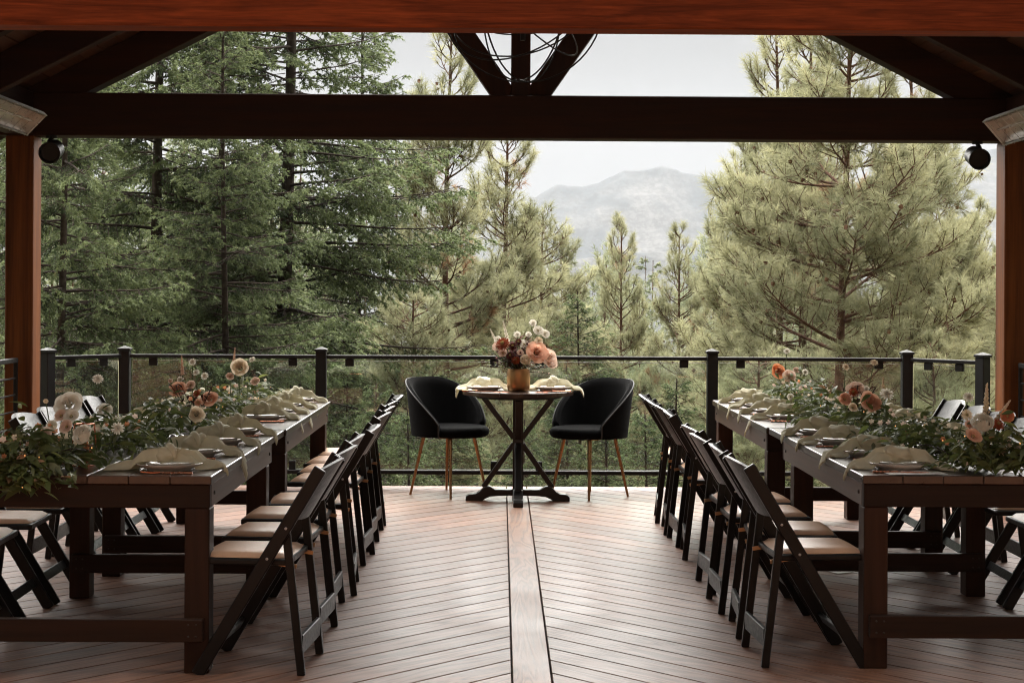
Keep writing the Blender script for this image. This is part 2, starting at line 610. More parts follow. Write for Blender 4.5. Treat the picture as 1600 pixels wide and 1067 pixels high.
def board(poly, ang, name='plank'):
    """one deck board from its plan polygon; local y runs along the board"""
    cx = sum(p[0] for p in poly) / len(poly); cy = sum(p[1] for p in poly) / len(poly)
    ca, sa = math.cos(-ang), math.sin(-ang)
    loc = [((p[0] - cx) * ca - (p[1] - cy) * sa, (p[0] - cx) * sa + (p[1] - cy) * ca) for p in poly]
    me = MB().prism(loc, 'z', -0.024, 0.0).mesh(name, 'deck_board', bevel=0.0025)
    o = obj(name, me, deck)
    o.location = (cx, cy, 0)
    o.rotation_euler = (0, 0, ang)
    return o


def chevron(side):
    a = side * PI / 4                     # boards run away from the centre board towards the camera
    dx, dy = side * math.sin(PI / 4), -math.cos(PI / 4)
    nx, ny = -dy * side, dx * side        # across the board
    xs = X0 + side * (BW / 2 + GAP)
    pitch = (BW + GAP) * math.sqrt(2)
    y = DECK_Y0 - 0.3
    while y < DECK_Y1 + 4.4:
        L = 7.0
        p = [(xs - dx * 0.5, y - dy * 0.5), (xs + dx * L, y + dy * L)]
        h = BW * math.sqrt(2)
        poly = [p[0], p[1], (p[1][0], p[1][1] + h), (p[0][0], p[0][1] + h)]
        if side > 0:
            poly = clip(poly, -1, 0, -xs); poly = clip(poly, 1, 0, DECK_XR) if len(poly) > 2 else poly
        else:
            poly = clip(poly, 1, 0, xs); poly = clip(poly, -1, 0, -DECK_XL) if len(poly) > 2 else poly
        if len(poly) > 2: poly = clip(poly, 0, 1, DECK_Y1)
        if len(poly) > 2: poly = clip(poly, 0, -1, -DECK_Y0)
        if len(poly) > 2:
            ar = abs(sum(poly[i][0] * poly[(i + 1) % len(poly)][1] - poly[(i + 1) % len(poly)][0] * poly[i][1] for i in range(len(poly)))) / 2
            if ar > 0.004:
                board(poly, a)
        y += pitch


chevron(1)
chevron(-1)
board([(X0 - BW / 2, DECK_Y0), (X0 + BW / 2, DECK_Y0), (X0 + BW / 2, DECK_Y1), (X0 - BW / 2, DECK_Y1)], 0.0, 'plank')
# joists and rim under the boards
MB().box(DECK_XL, DECK_XR, DECK_Y0, DECK_Y1 - 0.02, -0.30, -0.06).build('joist_frame', 'deck_under', deck)
for xp in (-3.2, -1.0, 1.3, 3.4):
    MB().box(xp - .09, xp + .09, DECK_Y1 - .5, DECK_Y1 - .32, -4.5, -0.30).build('deck_post', 'deck_under', deck)
# the deck goes on behind the camera, up to the added wall
MB().box(-9.0, 9.0, -4.7, DECK_Y0 - 0.006, -0.30, -0.004).build('rear_boards', 'deck_board', deck)

# unseen wall and eave, added behind the camera to block light from there
hs_ = thing('light_blocker', 'unseen timber wall and eave added behind the camera to block sky light', 'light_blocker')
MB().box(-9, 9, -5.0, -4.7, -0.4, 4.2).build('wall', 'blocker_siding', hs_)
MB().prism([(-6.4, 5.15), (-4.0, 4.05), (-4.0, 4.22), (-6.4, 5.35)], 'x', -9.4, 9.4).build('roof', 'roof_metal', hs_)

# ================================================================== ground and mountains


def ground_h(x, y):
    """hillside falling away from the deck into a wide valley"""
    r = np.maximum(y - 6.0, 0)
    z = -3.4 - 0.16 * np.minimum(r, 60) - 0.22 * np.clip(r - 60, 0, 220) - 0.02 * np.clip(r - 280, 0, 1500)
    z = z + 0.5 * np.sin(x * 0.21 + 1.3) * np.cos(y * 0.17) + 0.2 * np.sin(x * 0.7) * np.sin(y * 0.6)
    z = z + np.clip((np.abs(x) - 25) * 0.04, 0, 6) * np.clip((400 - y) / 400, 0, 1)
    return z


def vnoise(x, y, seed):
    rs = np.random.RandomState(seed)
    out = np.zeros_like(x)
    amp, fr = 1.0, 1.0
    for o in range(6):
        a = rs.rand(4) * 6.28
        d = rs.rand(3) * 3.14
        out += amp * (np.sin(fr * (x * np.cos(d[0]) + y * np.sin(d[0])) + a[0]) * np.sin(fr * 1.13 * (x * np.cos(d[1]) - y * np.sin(d[1])) + a[1])
                      + 0.5 * np.sin(fr * 1.7 * (x * np.cos(d[2]) + y * np.sin(d[2])) + a[2]))
        amp *= 0.52; fr *= 1.93
    return out


def sheet(name, xs, ys, zf, mat):
    X, Y = np.meshgrid(xs, ys)
    Z = zf(X, Y)
    co = np.stack([X, Y, Z], -1).reshape(-1, 3)
    a, b = len(ys), len(xs)
    i, j = np.meshgrid(np.arange(a - 1), np.arange(b - 1), indexing='ij')
    q = (i * b + j).ravel()
    tris = np.concatenate([np.stack([q, q + 1, q + b + 1], -1), np.stack([q, q + b + 1, q + b], -1)])
    me = fast_mesh(name, co, tris, mat)
    me.polygons.foreach_set('use_smooth', np.ones(len(tris), dtype=bool))
    o = obj(name, me)
    o['kind'] = 'structure'
    return o


gx = np.concatenate([-np.geomspace(2600, 40, 26), np.linspace(-36, 36, 49), np.geomspace(40, 2600, 26)])
gy = np.concatenate([-np.geomspace(400, 10, 12), np.linspace(-6, 70, 64), np.geomspace(75, 4200, 60)])
sheet('ground', gx, gy, ground_h, 'forest_ground')

MD = 3000.0


def ridge(xn):
    """skyline height (m) at MD against photo x, read off the ridge"""
    pts = [(-1500, 60), (-600, 95), (0, 120), (300, 60), (560, 92), (640, 120), (700, 105), (760, 118), (840, 152), (870, 170), (905, 163), (945, 178), (975, 194), (1000, 191), (1035, 196),
           (1065, 186), (1100, 182), (1180, 190), (1260, 175), (1360, 180), (1450, 205), (1520, 225), (1600, 235), (1750, 250), (2300, 180), (3200, 120)]
    return np.interp(xn, [p[0] for p in pts], [p[1] for p in pts])


def mountain_h(x, y):
    xn = 800 - 17.5 + x / y * F
    k = np.clip((y - 1500) / (MD - 1500), 0, 1)
    top = (ridge(xn) / F * MD + CAM_H) + 52
    z = -52 + (top) * (0.16 * k + 0.84 * k ** 2.1)
    z = z + vnoise(x / 260.0, y / 260.0, 5) * 16 * k * (1 - k) * 2.6
    z = z + vnoise(x / 60.0, y / 60.0, 8) * 3.0 * k + vnoise(x / 17.0, y / 40.0, 9) * 1.5 * k
    z = z + (np.abs(vnoise(x / 150.0, y / 620.0, 21)) - .8) * 13 * k * np.clip((MD - y) / 250.0, 0, 1)
    z = np.where(y > MD, z - (y - MD) * 0.35, z)
    # a lower bare spur in front
    sp = np.exp(-((y - 1900) / 260.0) ** 2) * (46 + 26 * np.sin(x / 330.0 + 0.6) + 8 * np.sin(x / 90.0))
    return z + np.maximum(sp, 0)


sheet('mountain', np.linspace(-2000, 2000, 400), np.concatenate([np.linspace(1350, 3040, 130), np.linspace(3080, 3700, 8)]), mountain_h, 'mountain_slope')

# ================================================================== pavilion
PY = 10.65                       # front of the far posts and tie beam
PW = 0.19
IN_L, IN_R = X0 - 3.30, X0 + 3.30
BZ0, BZ1 = 2.527, 2.818
ROOF_Y0, ROOF_Y1 = 5.2, PY + 0.30
pav = thing('timber_pavilion', 'red-brown timber pavilion with open gable framing the long tables', 'pavilion')
for yy in (PY, 6.30):
    for xa, xb in ((IN_L - PW, IN_L), (IN_R, IN_R + PW)):
        MB().box(xa, xb, yy, yy + PW, 0.0, BZ0 - 0.001).build('post', 'cedar_z', pav, bevel=0.006)
# tie beams: the far one, and the near one across the top of the picture
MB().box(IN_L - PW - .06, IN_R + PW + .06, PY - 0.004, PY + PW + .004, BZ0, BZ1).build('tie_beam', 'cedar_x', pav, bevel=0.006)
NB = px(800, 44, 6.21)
MB().box(IN_L - PW - .06, IN_R + PW + .06, 6.21, 6.21 + 0.14, NB.z, NB.z + 0.30).build('tie_beam', 'cedar_lit', pav, bevel=0.006)
# wall plates above the posts, butted between the tie beams
for xa, xb in ((IN_L - PW, IN_L), (IN_R, IN_R + PW)):
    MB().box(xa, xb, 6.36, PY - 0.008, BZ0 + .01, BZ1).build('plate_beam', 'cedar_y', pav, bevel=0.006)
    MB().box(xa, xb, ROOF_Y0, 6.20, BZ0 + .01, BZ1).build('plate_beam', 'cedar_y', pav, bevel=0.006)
SL = 0.507
UZ = lambda dx: BZ1 + 0.012 + SL * (2.94 - abs(dx))          # rafter underside at offset dx from the axis
TH = 0.20 * math.sqrt(1 + SL * SL)                            # vertical depth of a rafter
EAVE = 3.95
RY = [PY + .02 - 1.07 * k for k in range(5)]
for yy in RY:
    ww = 0.15 if yy > PY else 0.09
    for s in (-1, 1):
        poly = [(X0 + s * 0.0, UZ(0)), (X0 + s * EAVE, UZ(EAVE)), (X0 + s * EAVE, UZ(EAVE) + TH), (X0, UZ(0) + TH)]
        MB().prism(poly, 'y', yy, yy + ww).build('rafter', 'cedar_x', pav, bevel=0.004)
# ceiling boards on the rafters, each lying along the depth
nb = 33
for s in (-1, 1):
    L = EAVE + .12
    for k in range(nb):
        a, b = L * k / nb, L * (k + 1) / nb - 0.005
        g = 0.004 * ((k * 7) % 3)
        poly = [(X0 + s * a, UZ(a) + TH + .003), (X0 + s * b, UZ(b) + TH + .003), (X0 + s * b, UZ(b) + TH + .024), (X0 + s * a, UZ(a) + TH + .024)]
        MB().prism(poly, 'y', ROOF_Y0 - .02 - g, ROOF_Y1 - g).build('ceiling_plank', 'ceiling_wood', pav, bevel=0.003)
    poly = [(X0 + s * -0.0, UZ(0) + TH + .03), (X0 + s * (L + .04), UZ(L + .04) + TH + .03), (X0 + s * (L + .04), UZ(L + .04) + TH + .06), (X0, UZ(0) + TH + .06)]
    MB().prism(poly, 'y', ROOF_Y0 - .08, ROOF_Y1 + .04).build('roof_sheet', 'roof_metal', pav)
# king post and struts of the far truss
KP = 0.066
MB().box(X0 - KP, X0 + KP, PY + .03, PY + .16, BZ1 + .001, UZ(0) + .0).build('king_post', 'cedar_shade_z', pav, bevel=0.004)
for s in (-1, 1):
    p0 = Vector((X0 + s * (KP + .035), PY + .095, BZ1 - 0.01)); dirv = Vector((s * 70, 0, 101)).normalized()
    t = (UZ(0) - p0.z - SL * 0.1) / (dirv.z + SL * abs(dirv.x))
    MB().bar(p0, p0 + dirv * (t - .05), 0.12, 0.155, up=(s, 0, -.5)).build('strut', 'cedar_shade_z', pav, bevel=0.004)
MB().box(X0 - .07, X0 + .07, ROOF_Y0, PY - .002, UZ(0) - .06, UZ(0) - .001 + .05).build('ridge_beam', 'cedar_y', pav, bevel=0.004)

# ================================================================== glass railing
RYD = 11.90
rail = thing('glass_railing', 'black metal railing with clear glass panels along the far deck edge', 'railing')
RZ = 0.985


def railpt(x, d):
    p = px(x, 600, d)
    return Vector((p.x, d, 0))


ends = [railpt(76, 11.45), railpt(196, RYD), railpt(502, RYD), railpt(1113, RYD), railpt(1418, RYD), railpt(1537, 11.45)]
for i, p in enumerate(ends):
    rz = {0: -0.55, 5: 0.55}.get(i, 0)
    r = Matrix.Rotation(rz, 4, 'Z')
    m = MB().box(-.0395, .0395, -.0395, .0395, -0.25, 1.025)
    o = m.build('post', 'black_metal', rail, bevel=0.004); o.matrix_local = Matrix.Translation(p) @ r
    c = MB().add([(-.047, -.047, 0), (.047, -.047, 0), (.047, .047, 0), (-.047, .047, 0), (-.047, -.047, .018), (.047, -.047, .018), (.047, .047, .018), (-.047, .047, .018), (0, 0, .038)],
                 [(3, 2, 1, 0), (0, 1, 5, 4), (1, 2, 6, 5), (2, 3, 7, 6), (3, 0, 4, 7), (4, 5, 8), (5, 6, 8), (6, 7, 8), (7, 4, 8)])
    o2 = c.build('post_cap', 'black_metal', rail, bevel=0.002); o2.matrix_local = Matrix.Translation(p + Vector((0, 0, 1.025))) @ r
for i in range(5):
    a, b = ends[i], ends[i + 1]
    d = (b - a).normalized()
    a2, b2 = a + d * .042, b - d * .042
    up = Vector((0, 0, 1))
    MB().bar(a2 + up * RZ, b2 + up * RZ, 0.045, 0.028).build('top_rail', 'black_metal', rail, bevel=0.004)
    MB().bar(a2 + up * .115, b2 + up * .115, 0.04, 0.030).build('bottom_rail', 'black_metal', rail, bevel=0.004)
    spans = [(a, b)]
    if i == 2:
        mid = a.lerp(b, 0.5)
        spans = [(a, mid), (mid, b)]
    for s0, s1 in spans:
        g0, g1 = s0 + d * .055, s1 - d * (.055 if (i != 2 or s1 is b) else .012)
        if i == 2 and s0 is not a:
            g0 = s0 + d * .012
        gp = MB().bar(g0 + up * .545, g1 + up * .545, 0.008, 0.81).build('glass_panel', 'pane_glass', rail)
        MB().bar(g0 + up * .9525, g1 + up * .9525, 0.0085, 0.004).build('polished_edge', 'glass_edge', gp)
        MB().bar(g0 + up * .1375, g1 + up * .1375, 0.0085, 0.004).build('polished_edge', 'glass_edge', gp)
        L = (g1 - g0).length
        ins = 0.16 if L > .8 else 0.13
        for t in (ins, L - ins):
            q = g0 + d * t
            MB().bar(q - d * .032 + up * .942, q + d * .032 + up * .942, 0.03, 0.056).build('bracket', 'black_metal', rail, bevel=0.003)
            MB().bar(q - d * .024 + up * .165, q + d * .024 + up * .165, 0.03, 0.068).build('bracket', 'black_metal', rail, bevel=0.003)

# side railings of thin steel bars, running towards the camera from the far posts
for side, xx, lab in ((-1, IN_L - .10, 'thin horizontal-bar metal side railing left of the left post'), (1, IN_R + .10, 'thin horizontal-bar metal side railing right of the right post')):
    sr = thing('bar_railing', lab, 'railing', group='side railings')
    ya, yb = 6.55, PY - 0.03
    MB().box(xx - .012, xx + .012, yb - .024, yb, 0.0, 1.02).build('end_post', 'black_metal', sr, bevel=0.002)
    MB().box(xx - .012, xx + .012, ya, ya + .024, 0.0, 1.02).build('end_post', 'black_metal', sr, bevel=0.002)
    MB().box(xx - .022, xx + .022, ya + .024, yb - .024, 0.99, 1.02).build('top_rail', 'black_metal', sr, bevel=0.003)
    for k in range(8):
        z = 0.10 + k * 0.112
        MB().tube([(xx, ya + .024, z), (xx, yb - .024, z)], 0.006, 6).build('bar', 'black_metal', sr, smooth=True)

# ================================================================== heaters, spotlights, chandelier
for s, ca, cb, lab in ((-1, (75, 181), (44, 213), 'tilted infrared patio heater hanging at the upper left corner'),
                       (1, (1537, 190), (1570, 228), 'tilted infrared patio heater hanging at the upper right corner')):
    dH = 9.35
    A, B = px(*ca, dH), px(*cb, dH)               # inner-upper and outer-lower corner of the far end
    h = thing('patio_heater', lab, 'heater', group='infrared heaters')
    ax = (B - A); wd = ax.length; ax.normalize()
    nrm = Vector((-s * 0.72, 0, -0.72))
    nrm = (nrm - ax * nrm.dot(ax)).normalized()
    Lh = 1.25

    def hp(u, dpt, yy):
        return A + ax * (u * wd) - nrm * dpt + Vector((0, -yy, 0))
    prof = [(0, 0), (0.0, .03), (.2, .085), (.5, .10), (.8, .085), (1, .03), (1, 0)]
    inner = [(.04, 0), (.06, .03), (.24, .07), (.5, .082), (.76, .07), (.94, .03), (.96, 0)]
    m = MB()
    ring = [[hp(u, t, yy) for u, t in prof + inner[::-1]] for yy in (-.012, Lh)]
    n_ = len(ring[0])
    m.add(ring[0] + ring[1], [(i, (i + 1) % n_, n_ + (i + 1) % n_, n_ + i) for i in range(n_)])
    m.build('housing', 'heater_case', h)
    for yy in (0.0, Lh - .012):
        m = MB(); q = [hp(u, t, yy) for u, t in inner]; q2 = [hp(u, t, yy + .006) for u, t in inner]
        k_ = len(q)
        m.add(q + q2, [tuple(range(k_)), tuple(range(2 * k_ - 1, k_ - 1, -1))] + [(i, (i + 1) % k_, k_ + (i + 1) % k_, k_ + i) for i in range(k_)])
        m.build('end_plate', 'reflector', h)
    m = MB(); rows = [[hp(.5 + .42 * math.sin(a), .078 * math.cos(a) - .002, yy) for a in np.linspace(-1.45, 1.45, 11)] for yy in (.008, Lh - .014)]
    m.grid(rows).build('reflector', 'reflector', h, smooth=True)
    MB().tube([hp(.5, .036, .007), hp(.5, .036, Lh - .015)], 0.008, 8).build('element', 'quartz_tube', h, smooth=True)
    for k in range(9):
        yy = .06 + k * .14
        MB().tube([hp(-.01, -.004, yy), hp(.5, -.012, yy + .02), hp(1.01, -.004, yy)], 0.0018, 5).build('guard_wire', 'steel', h)
    for yy in (.2, 1.0):
        q = hp(.5, .10, yy)
        MB().bar(q, Vector((IN_L + .002 if s < 0 else IN_R - .002, q.y, BZ1 - .06)), .025, .012).build('mount_arm', 'heater_case', h)

for s, c, lab in ((-1, (81, 238), 'black cylindrical spotlight under the beam beside the left post'), (1, (1530, 247), 'black cylindrical spotlight under the beam beside the right post')):
    C = px(*c, PY - .15)
    t = thing('spotlight', lab, 'spotlight', (C.x, C.y, C.z), group='beam spotlights')
    aim = Vector((s * -0.05, -0.95, -0.25)).normalized()
    rot = aim.to_track_quat('Z', 'Y').to_matrix().to_4x4()
    o = MB().lathe([(.052, -.13), (.064, -.12), (.068, .02), (.072, .03), (.072, .05), (.064, .05), (.060, .02), (.055, .018)], 28).build('body', 'black_metal', t, smooth=True)
    o.matrix_local = rot
    o = MB().lathe([(.001, .017), (.054, .0185), (.054, .0187), (.001, .0187)], 24).build('lens', 'black_resin', t, smooth=True)
    o.matrix_local = rot
    px0 = Vector((s * 0.03, .04, 0.05)); top = Vector((s * .045, .17, BZ0 - C.z - .001))
    MB().tube([px0, px0 + Vector((0, .03, .03)), top - Vector((0, 0, .02)), top], [.014, .014, .013, .013], 8).build('swivel_arm', 'black_metal', t, smooth=True)
    o = MB().lathe([(.035, -.018), (.035, 0)], 16, top).build('mounting_plate', 'black_metal', t)

ch = thing('orb_chandelier', 'black wire orb chandelier hanging below the near beam', 'chandelier', (X0 - .035, 7.1, 2.80))
ch_sc = 0.40


def ring_pts(r, mat, n=56):
    return [mat @ Vector((r * math.cos(2 * PI * k / n), 0, r * math.sin(2 * PI * k / n))) for k in range(n)]


for ang, tilt, r in ((0.1, 0, .37), (1.05, 0.0, .365), (2.1, 0.0, .36), (0.4, .9, .345), (1.7, -0.8, .34), (2.6, 0.6, .355), (.2, 1.2, .30)):
    mt = Matrix.Rotation(ang, 3, 'Z') @ Matrix.Rotation(tilt, 3, 'X')
    MB().tube(ring_pts(r, mt), 0.0038, 6, closed=True).build('ring', 'black_metal', ch, smooth=True)
MB().tube([(0, 0, -.18), (0, 0, 1.05)], 0.012, 8).build('stem', 'black_metal', ch, smooth=True)
for k in range(4):
    a = k * PI / 2 + .4
    MB().tube([(0, 0, -.05), (.12 * math.cos(a), .12 * math.sin(a), -.09), (.19 * math.cos(a), .19 * math.sin(a), 0.0), (.19 * math.cos(a), .19 * math.sin(a), .09)], .008, 6).build('candle_arm', 'black_metal', ch, smooth=True)

# ================================================================== TREES
def unit(a):
    return a / np.maximum(np.linalg.norm(a, axis=-1, keepdims=True), 1e-9)


def frame(d):
    ref = np.where(np.abs(d[..., 2:3]) > 0.9, np.array([1.0, 0, 0]), np.array([0, 0, 1.0]))
    e1 = unit(np.cross(d, ref))
    return e1, np.cross(d, e1)


def needle_mesh(rs, pos, dr, tint, n, L, W, lo, hi, along):
    """n needles (one slim triangle each) round every twig; along = twig length carrying needles"""
    N = len(pos)
    e1, e2 = frame(dr)
    th = rs.rand(N, n, 1) * 2 * PI
    ph = lo + (hi - lo) * rs.rand(N, n, 1)
    nd = np.cos(ph) * dr[:, None] + np.sin(ph) * (np.cos(th) * e1[:, None] + np.sin(th) * e2[:, None])
    al = along if np.ndim(along) == 0 else np.asarray(along)[:, None, None]
    base = pos[:, None] + dr[:, None] * (rs.rand(N, n, 1) * al)
    ln = L * (0.7 + 0.45 * rs.rand(N, n, 1))
    tip = base + nd * ln
    tip[..., 2] -= 0.10 * ln[..., 0]
    sd = unit(np.cross(nd, rs.randn(N, n, 3))) * (W / 2)
    co = np.stack([base - sd, base + sd, tip], 2).reshape(-1, 3)
    tris = np.arange(len(co)).reshape(-1, 3)
    tt = np.repeat(np.clip(tint[:, None] + np.where(tint[:, None] > .96, 0, 1) * (rs.rand(N, n) - .5) * .22, 0, 1).reshape(-1), 3)
    tt = np.where((tt > .95) & (np.repeat(np.repeat(tint, n), 3) < .96), .93, tt)
    return co, tris, tt


def sticks(p0, p1, r0, r1, n=4):
    """tapered sticks from p0 to p1"""
    d = unit(p1 - p0)
    e1, e2 = frame(d)
    a = np.arange(n) * 2 * PI / n
    c = np.cos(a)[None, :, None]; s = np.sin(a)[None, :, None]
    off = e1[:, None] * c + e2[:, None] * s
    A = p0[:, None] + off * np.asarray(r0)[:, None, None]
    B = p1[:, None] + off * np.asarray(r1)[:, None, None]
    co = np.concatenate([A, B], 1).reshape(-1, 3)
    k = np.arange(n); k2 = (k + 1) % n
    f = np.concatenate([np.stack([k, k2, k2 + n], -1), np.stack([k, k2 + n, k + n], -1)])
    tris = (np.arange(len(p0)) * 2 * n)[:, None, None] + f[None]
    return co, tris.reshape(-1, 3)


def trunk_pts(rs, H, wob):
    z = np.linspace(-0.6, H, 16)
    return np.stack([wob * np.sin(z * 0.45 + rs.rand() * 6), wob * np.cos(z * 0.38 + rs.rand() * 6), z], -1)


class Tree:
    def __init__(s):
        s.w0, s.w1, s.r0, s.r1 = [], [], [], []
        s.p, s.d, s.t, s.a = [], [], [], []

    def chain(s, pts, r0, r1):
        k = len(pts) - 1
        rr = np.linspace(r0, r1, k + 1)
        s.w0.append(pts[:-1]); s.w1.append(pts[1:]); s.r0.append(rr[:-1]); s.r1.append(rr[1:])

    def wood(s, n=5):
        return sticks(np.concatenate(s.w0), np.concatenate(s.w1), np.concatenate(s.r0), np.concatenate(s.r1), n)


def make_pine(seed, H=12.0, R=2.4, z0=2.4, nn=40, W=0.0085, L=0.185, dens=1.0, tip_open=1.0, rise=.85, sweep=.75):
    rs = np.random.RandomState(seed)
    T = Tree()
    tp = trunk_pts(rs, H, 0.07)
    T.chain(tp, 0.125 * H / 12, 0.018)
    at = lambda z: np.array([np.interp(z, tp[:, 2], tp[:, 0]), np.interp(z, tp[:, 2], tp[:, 1]), z])
    z = z0
    while z < H - 0.1:
        f = (z - z0) / (H - z0)
        for b in range(rs.randint(3, 6) if dens >= 1 else rs.randint(2, 5)):
            az = rs.rand() * 2 * PI
            Lb = R * (1 - f) ** 0.62 * (0.55 + 0.6 * rs.rand()) * (0.75 + 0.25 * min(1, f * 4)) + 0.18
            p0 = at(z + rs.rand() * .25)
            pitch = -0.12 + rise * f + rs.randn() * .12
            k = 7
            pts = [p0]; h = np.array([math.cos(az), math.sin(az), 0])
            for i in range(k):
                t = (i + 1) / k
                pit = pitch + sweep * t ** 2.2
                az2 = az + rs.randn() * .10
                dv = np.array([math.cos(az2) * math.cos(pit), math.sin(az2) * math.cos(pit), math.sin(pit)])
                pts.append(pts[-1] + dv * Lb / k); az = az2
            pts = np.array(pts)
            T.chain(pts, 0.009 + 0.010 * Lb, 0.005)
            dead = rs.rand() < 0.025
            tb = rs.rand() * 0.5 + 0.15

            def tuft(p, d, tt=None):
                T.p.append(p); T.d.append(d); T.t.append(.98 if (dead and rs.rand() < .6) else np.clip((tb + rs.rand() * .45) if tt is None else tt, 0, .93))
            tuft(pts[-1], unit(pts[-1] - pts[-2]))
            ns = max(4, int(Lb * 8.5 * dens))
            for i in range(ns):
                t = 0.20 + 0.78 * (i + rs.rand()) / ns
                q = t * k; j = min(int(q), k - 1)
                pb = pts[j] + (pts[j + 1] - pts[j]) * (q - j)
                d = unit(pts[j + 1] - pts[j])
                side = (1 if i % 2 else -1) * (0.55 + 0.6 * rs.rand())
                c, s_ = math.cos(side), math.sin(side)
                dv = np.array([d[0] * c - d[1] * s_, d[0] * s_ + d[1] * c, d[2] * .5 + 0.10 + .35 * rs.rand()])
                dv = unit(dv)
                l2 = Lb * (0.42 * (1 - t) + 0.12) * (.6 + .7 * rs.rand()) + .06
                mid = pb + dv * l2 * .55
                dv2 = unit(dv + np.array([0, 0, 0.55 + .3 * rs.rand()]) * tip_open)
                end = mid + dv2 * l2 * .5
                T.chain(np.array([pb, mid, end]), 0.0075, 0.0045)
                tuft(end, dv2)
                if l2 > .28:
                    tuft(mid, unit(dv2 + rs.randn(3) * .5))
                if l2 > .38:
                    for q_ in range(2):
                        dd = unit(dv2 + rs.randn(3) * .8)
                        e2 = mid + dd * l2 * .4
                        T.chain(np.array([mid, e2]), 0.005, 0.004)
                        tuft(e2, dd)
        z += 0.26 + 0.16 * rs.rand()
    T.p.append(tp[-1]); T.d.append(np.array([0, 0, 1.0])); T.t.append(.6)
    pos, dr = np.array(T.p), np.array(T.d)
    nm = needle_mesh(rs, pos - dr * .09, dr, np.array(T.t), nn, L, W, 0.25, 1.25, 0.15)
    # cones sitting among the tufts
    cp = pos[rs.permutation(len(pos))[:max(20, len(pos) // 22)]] + rs.randn(max(20, len(pos) // 22), 3)[:len(pos)] * .05
    cd = np.tile(np.array([0, 0, -1.0]), (len(cp), 1)) + rs.randn(len(cp), 3) * .3
    T.cones = sticks(cp, cp + unit(cd) * .045, np.full(len(cp), .030), np.full(len(cp), .022), 6)
    CONES.append(T.cones)
    return T.wood(), nm


CONES = []


def make_fir(seed, H=15.0, R=3.4, z0=2.0, nn=11, W=0.0195, L=0.052, step=0.058, sec=0.125, tw=0.078):
    rs = np.random.RandomState(seed)
    T = Tree()
    tp = trunk_pts(rs, H, 0.05)
    T.chain(tp, 0.135 * H / 15, 0.015)
    at = lambda z: np.array([np.interp(z, tp[:, 2], tp[:, 0]), np.interp(z, tp[:, 2], tp[:, 1]), z])
    z = z0
    P, D, TT, AL = [], [], [], []
    while z < H - 0.15:
        f = (z - z0) / (H - z0)
        az = rs.rand() * 2 * PI
        Lb = (R * (1 - f) ** 0.8) * (0.5 + 0.62 * rs.rand()) + 0.12
        p0 = at(z)
        pitch = 0.05 - 0.28 * (1 - f) + rs.randn() * .13 + .5 * f * f
        k = 8
        pts = [p0]
        for i in range(k):
            t = (i + 1) / k
            pit = pitch - 0.10 * math.sin(t * PI) + 0.38 * max(0, t - .55)
            az += rs.randn() * .06
            pts.append(pts[-1] + np.array([math.cos(az) * math.cos(pit), math.sin(az) * math.cos(pit), math.sin(pit)]) * Lb / k)
        pts = np.array(pts)
        T.chain(pts, 0.006 + 0.0085 * Lb, 0.003)
        tb = rs.rand() * 0.45 + .05
        bare = rs.rand() < 0.05
        n2 = max(3, int(Lb * .82 / sec))
        for i in range(n2):
            for sgn in (-1, 1):
                t = 0.10 + 0.90 * (i + rs.rand()) / n2
                q = min(t, .999) * k; j = int(q)
                pb = pts[j] + (pts[j + 1] - pts[j]) * (q - j)
                d = unit(pts[j + 1] - pts[j])
                sa = sgn * (0.75 + 0.35 * rs.rand())
                c, s_ = math.cos(sa), math.sin(sa)
                dv = unit(np.array([d[0] * c - d[1] * s_, d[0] * s_ + d[1] * c, d[2] - 0.22 - .55 * rs.rand()]))
                l2 = Lb * (0.34 * (1 - t) + 0.07) * (.65 + .6 * rs.rand()) + .07
                e = pb + dv * l2 * .5; e2 = e + unit(dv + np.array([0, 0, -.22 * rs.rand() + .1])) * l2 * .5
                T.chain(np.array([pb, e, e2]), 0.005, 0.0025)
                if bare and rs.rand() < .7:
                    continue
                n3 = max(2, int(l2 / tw))
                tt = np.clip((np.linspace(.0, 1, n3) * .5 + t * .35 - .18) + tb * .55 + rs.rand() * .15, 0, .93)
                s3 = np.where(np.arange(n3) % 2, 1, -1) * (0.6 + .35 * rs.rand(n3))
                cc, ss = np.cos(s3), np.sin(s3)
                u = (np.arange(n3) + rs.rand(n3)) / n3
                pp = pb + (e2 - pb) * u[:, None]
                dd = np.stack([dv[0] * cc - dv[1] * ss, dv[0] * ss + dv[1] * cc, dv[2] - .15 - .6 * rs.rand(n3)], -1)
                P.append(pp); D.append(unit(dd)); TT.append(tt); AL.append((.07 + .10 * rs.rand(n3)) * (1.1 - .3 * u))
                P.append(np.array([e, (e + e2) / 2])); D.append(np.array([dv, dv])); TT.append(np.clip(np.array([.6, .75]) + tb * .4, 0, .93)); AL.append(np.array([l2 * .3, l2 * .28]))
        z += step * (.5 + rs.rand())
    pos, dr, tt, al = np.concatenate(P), np.concatenate(D), np.concatenate(TT), np.concatenate(AL)
    nm = needle_mesh(rs, pos, dr, tt, nn, L, W, 0.5, 1.15, al)
    return T.wood(4), nm


def mesh_pair(tree, wood_mat, needle_mat):
    (wc, wt), (nc, ntr, tt) = tree
    return fast_mesh('trunk', wc, wt, wood_mat), fast_mesh('crown', nc, ntr, needle_mat, tt)


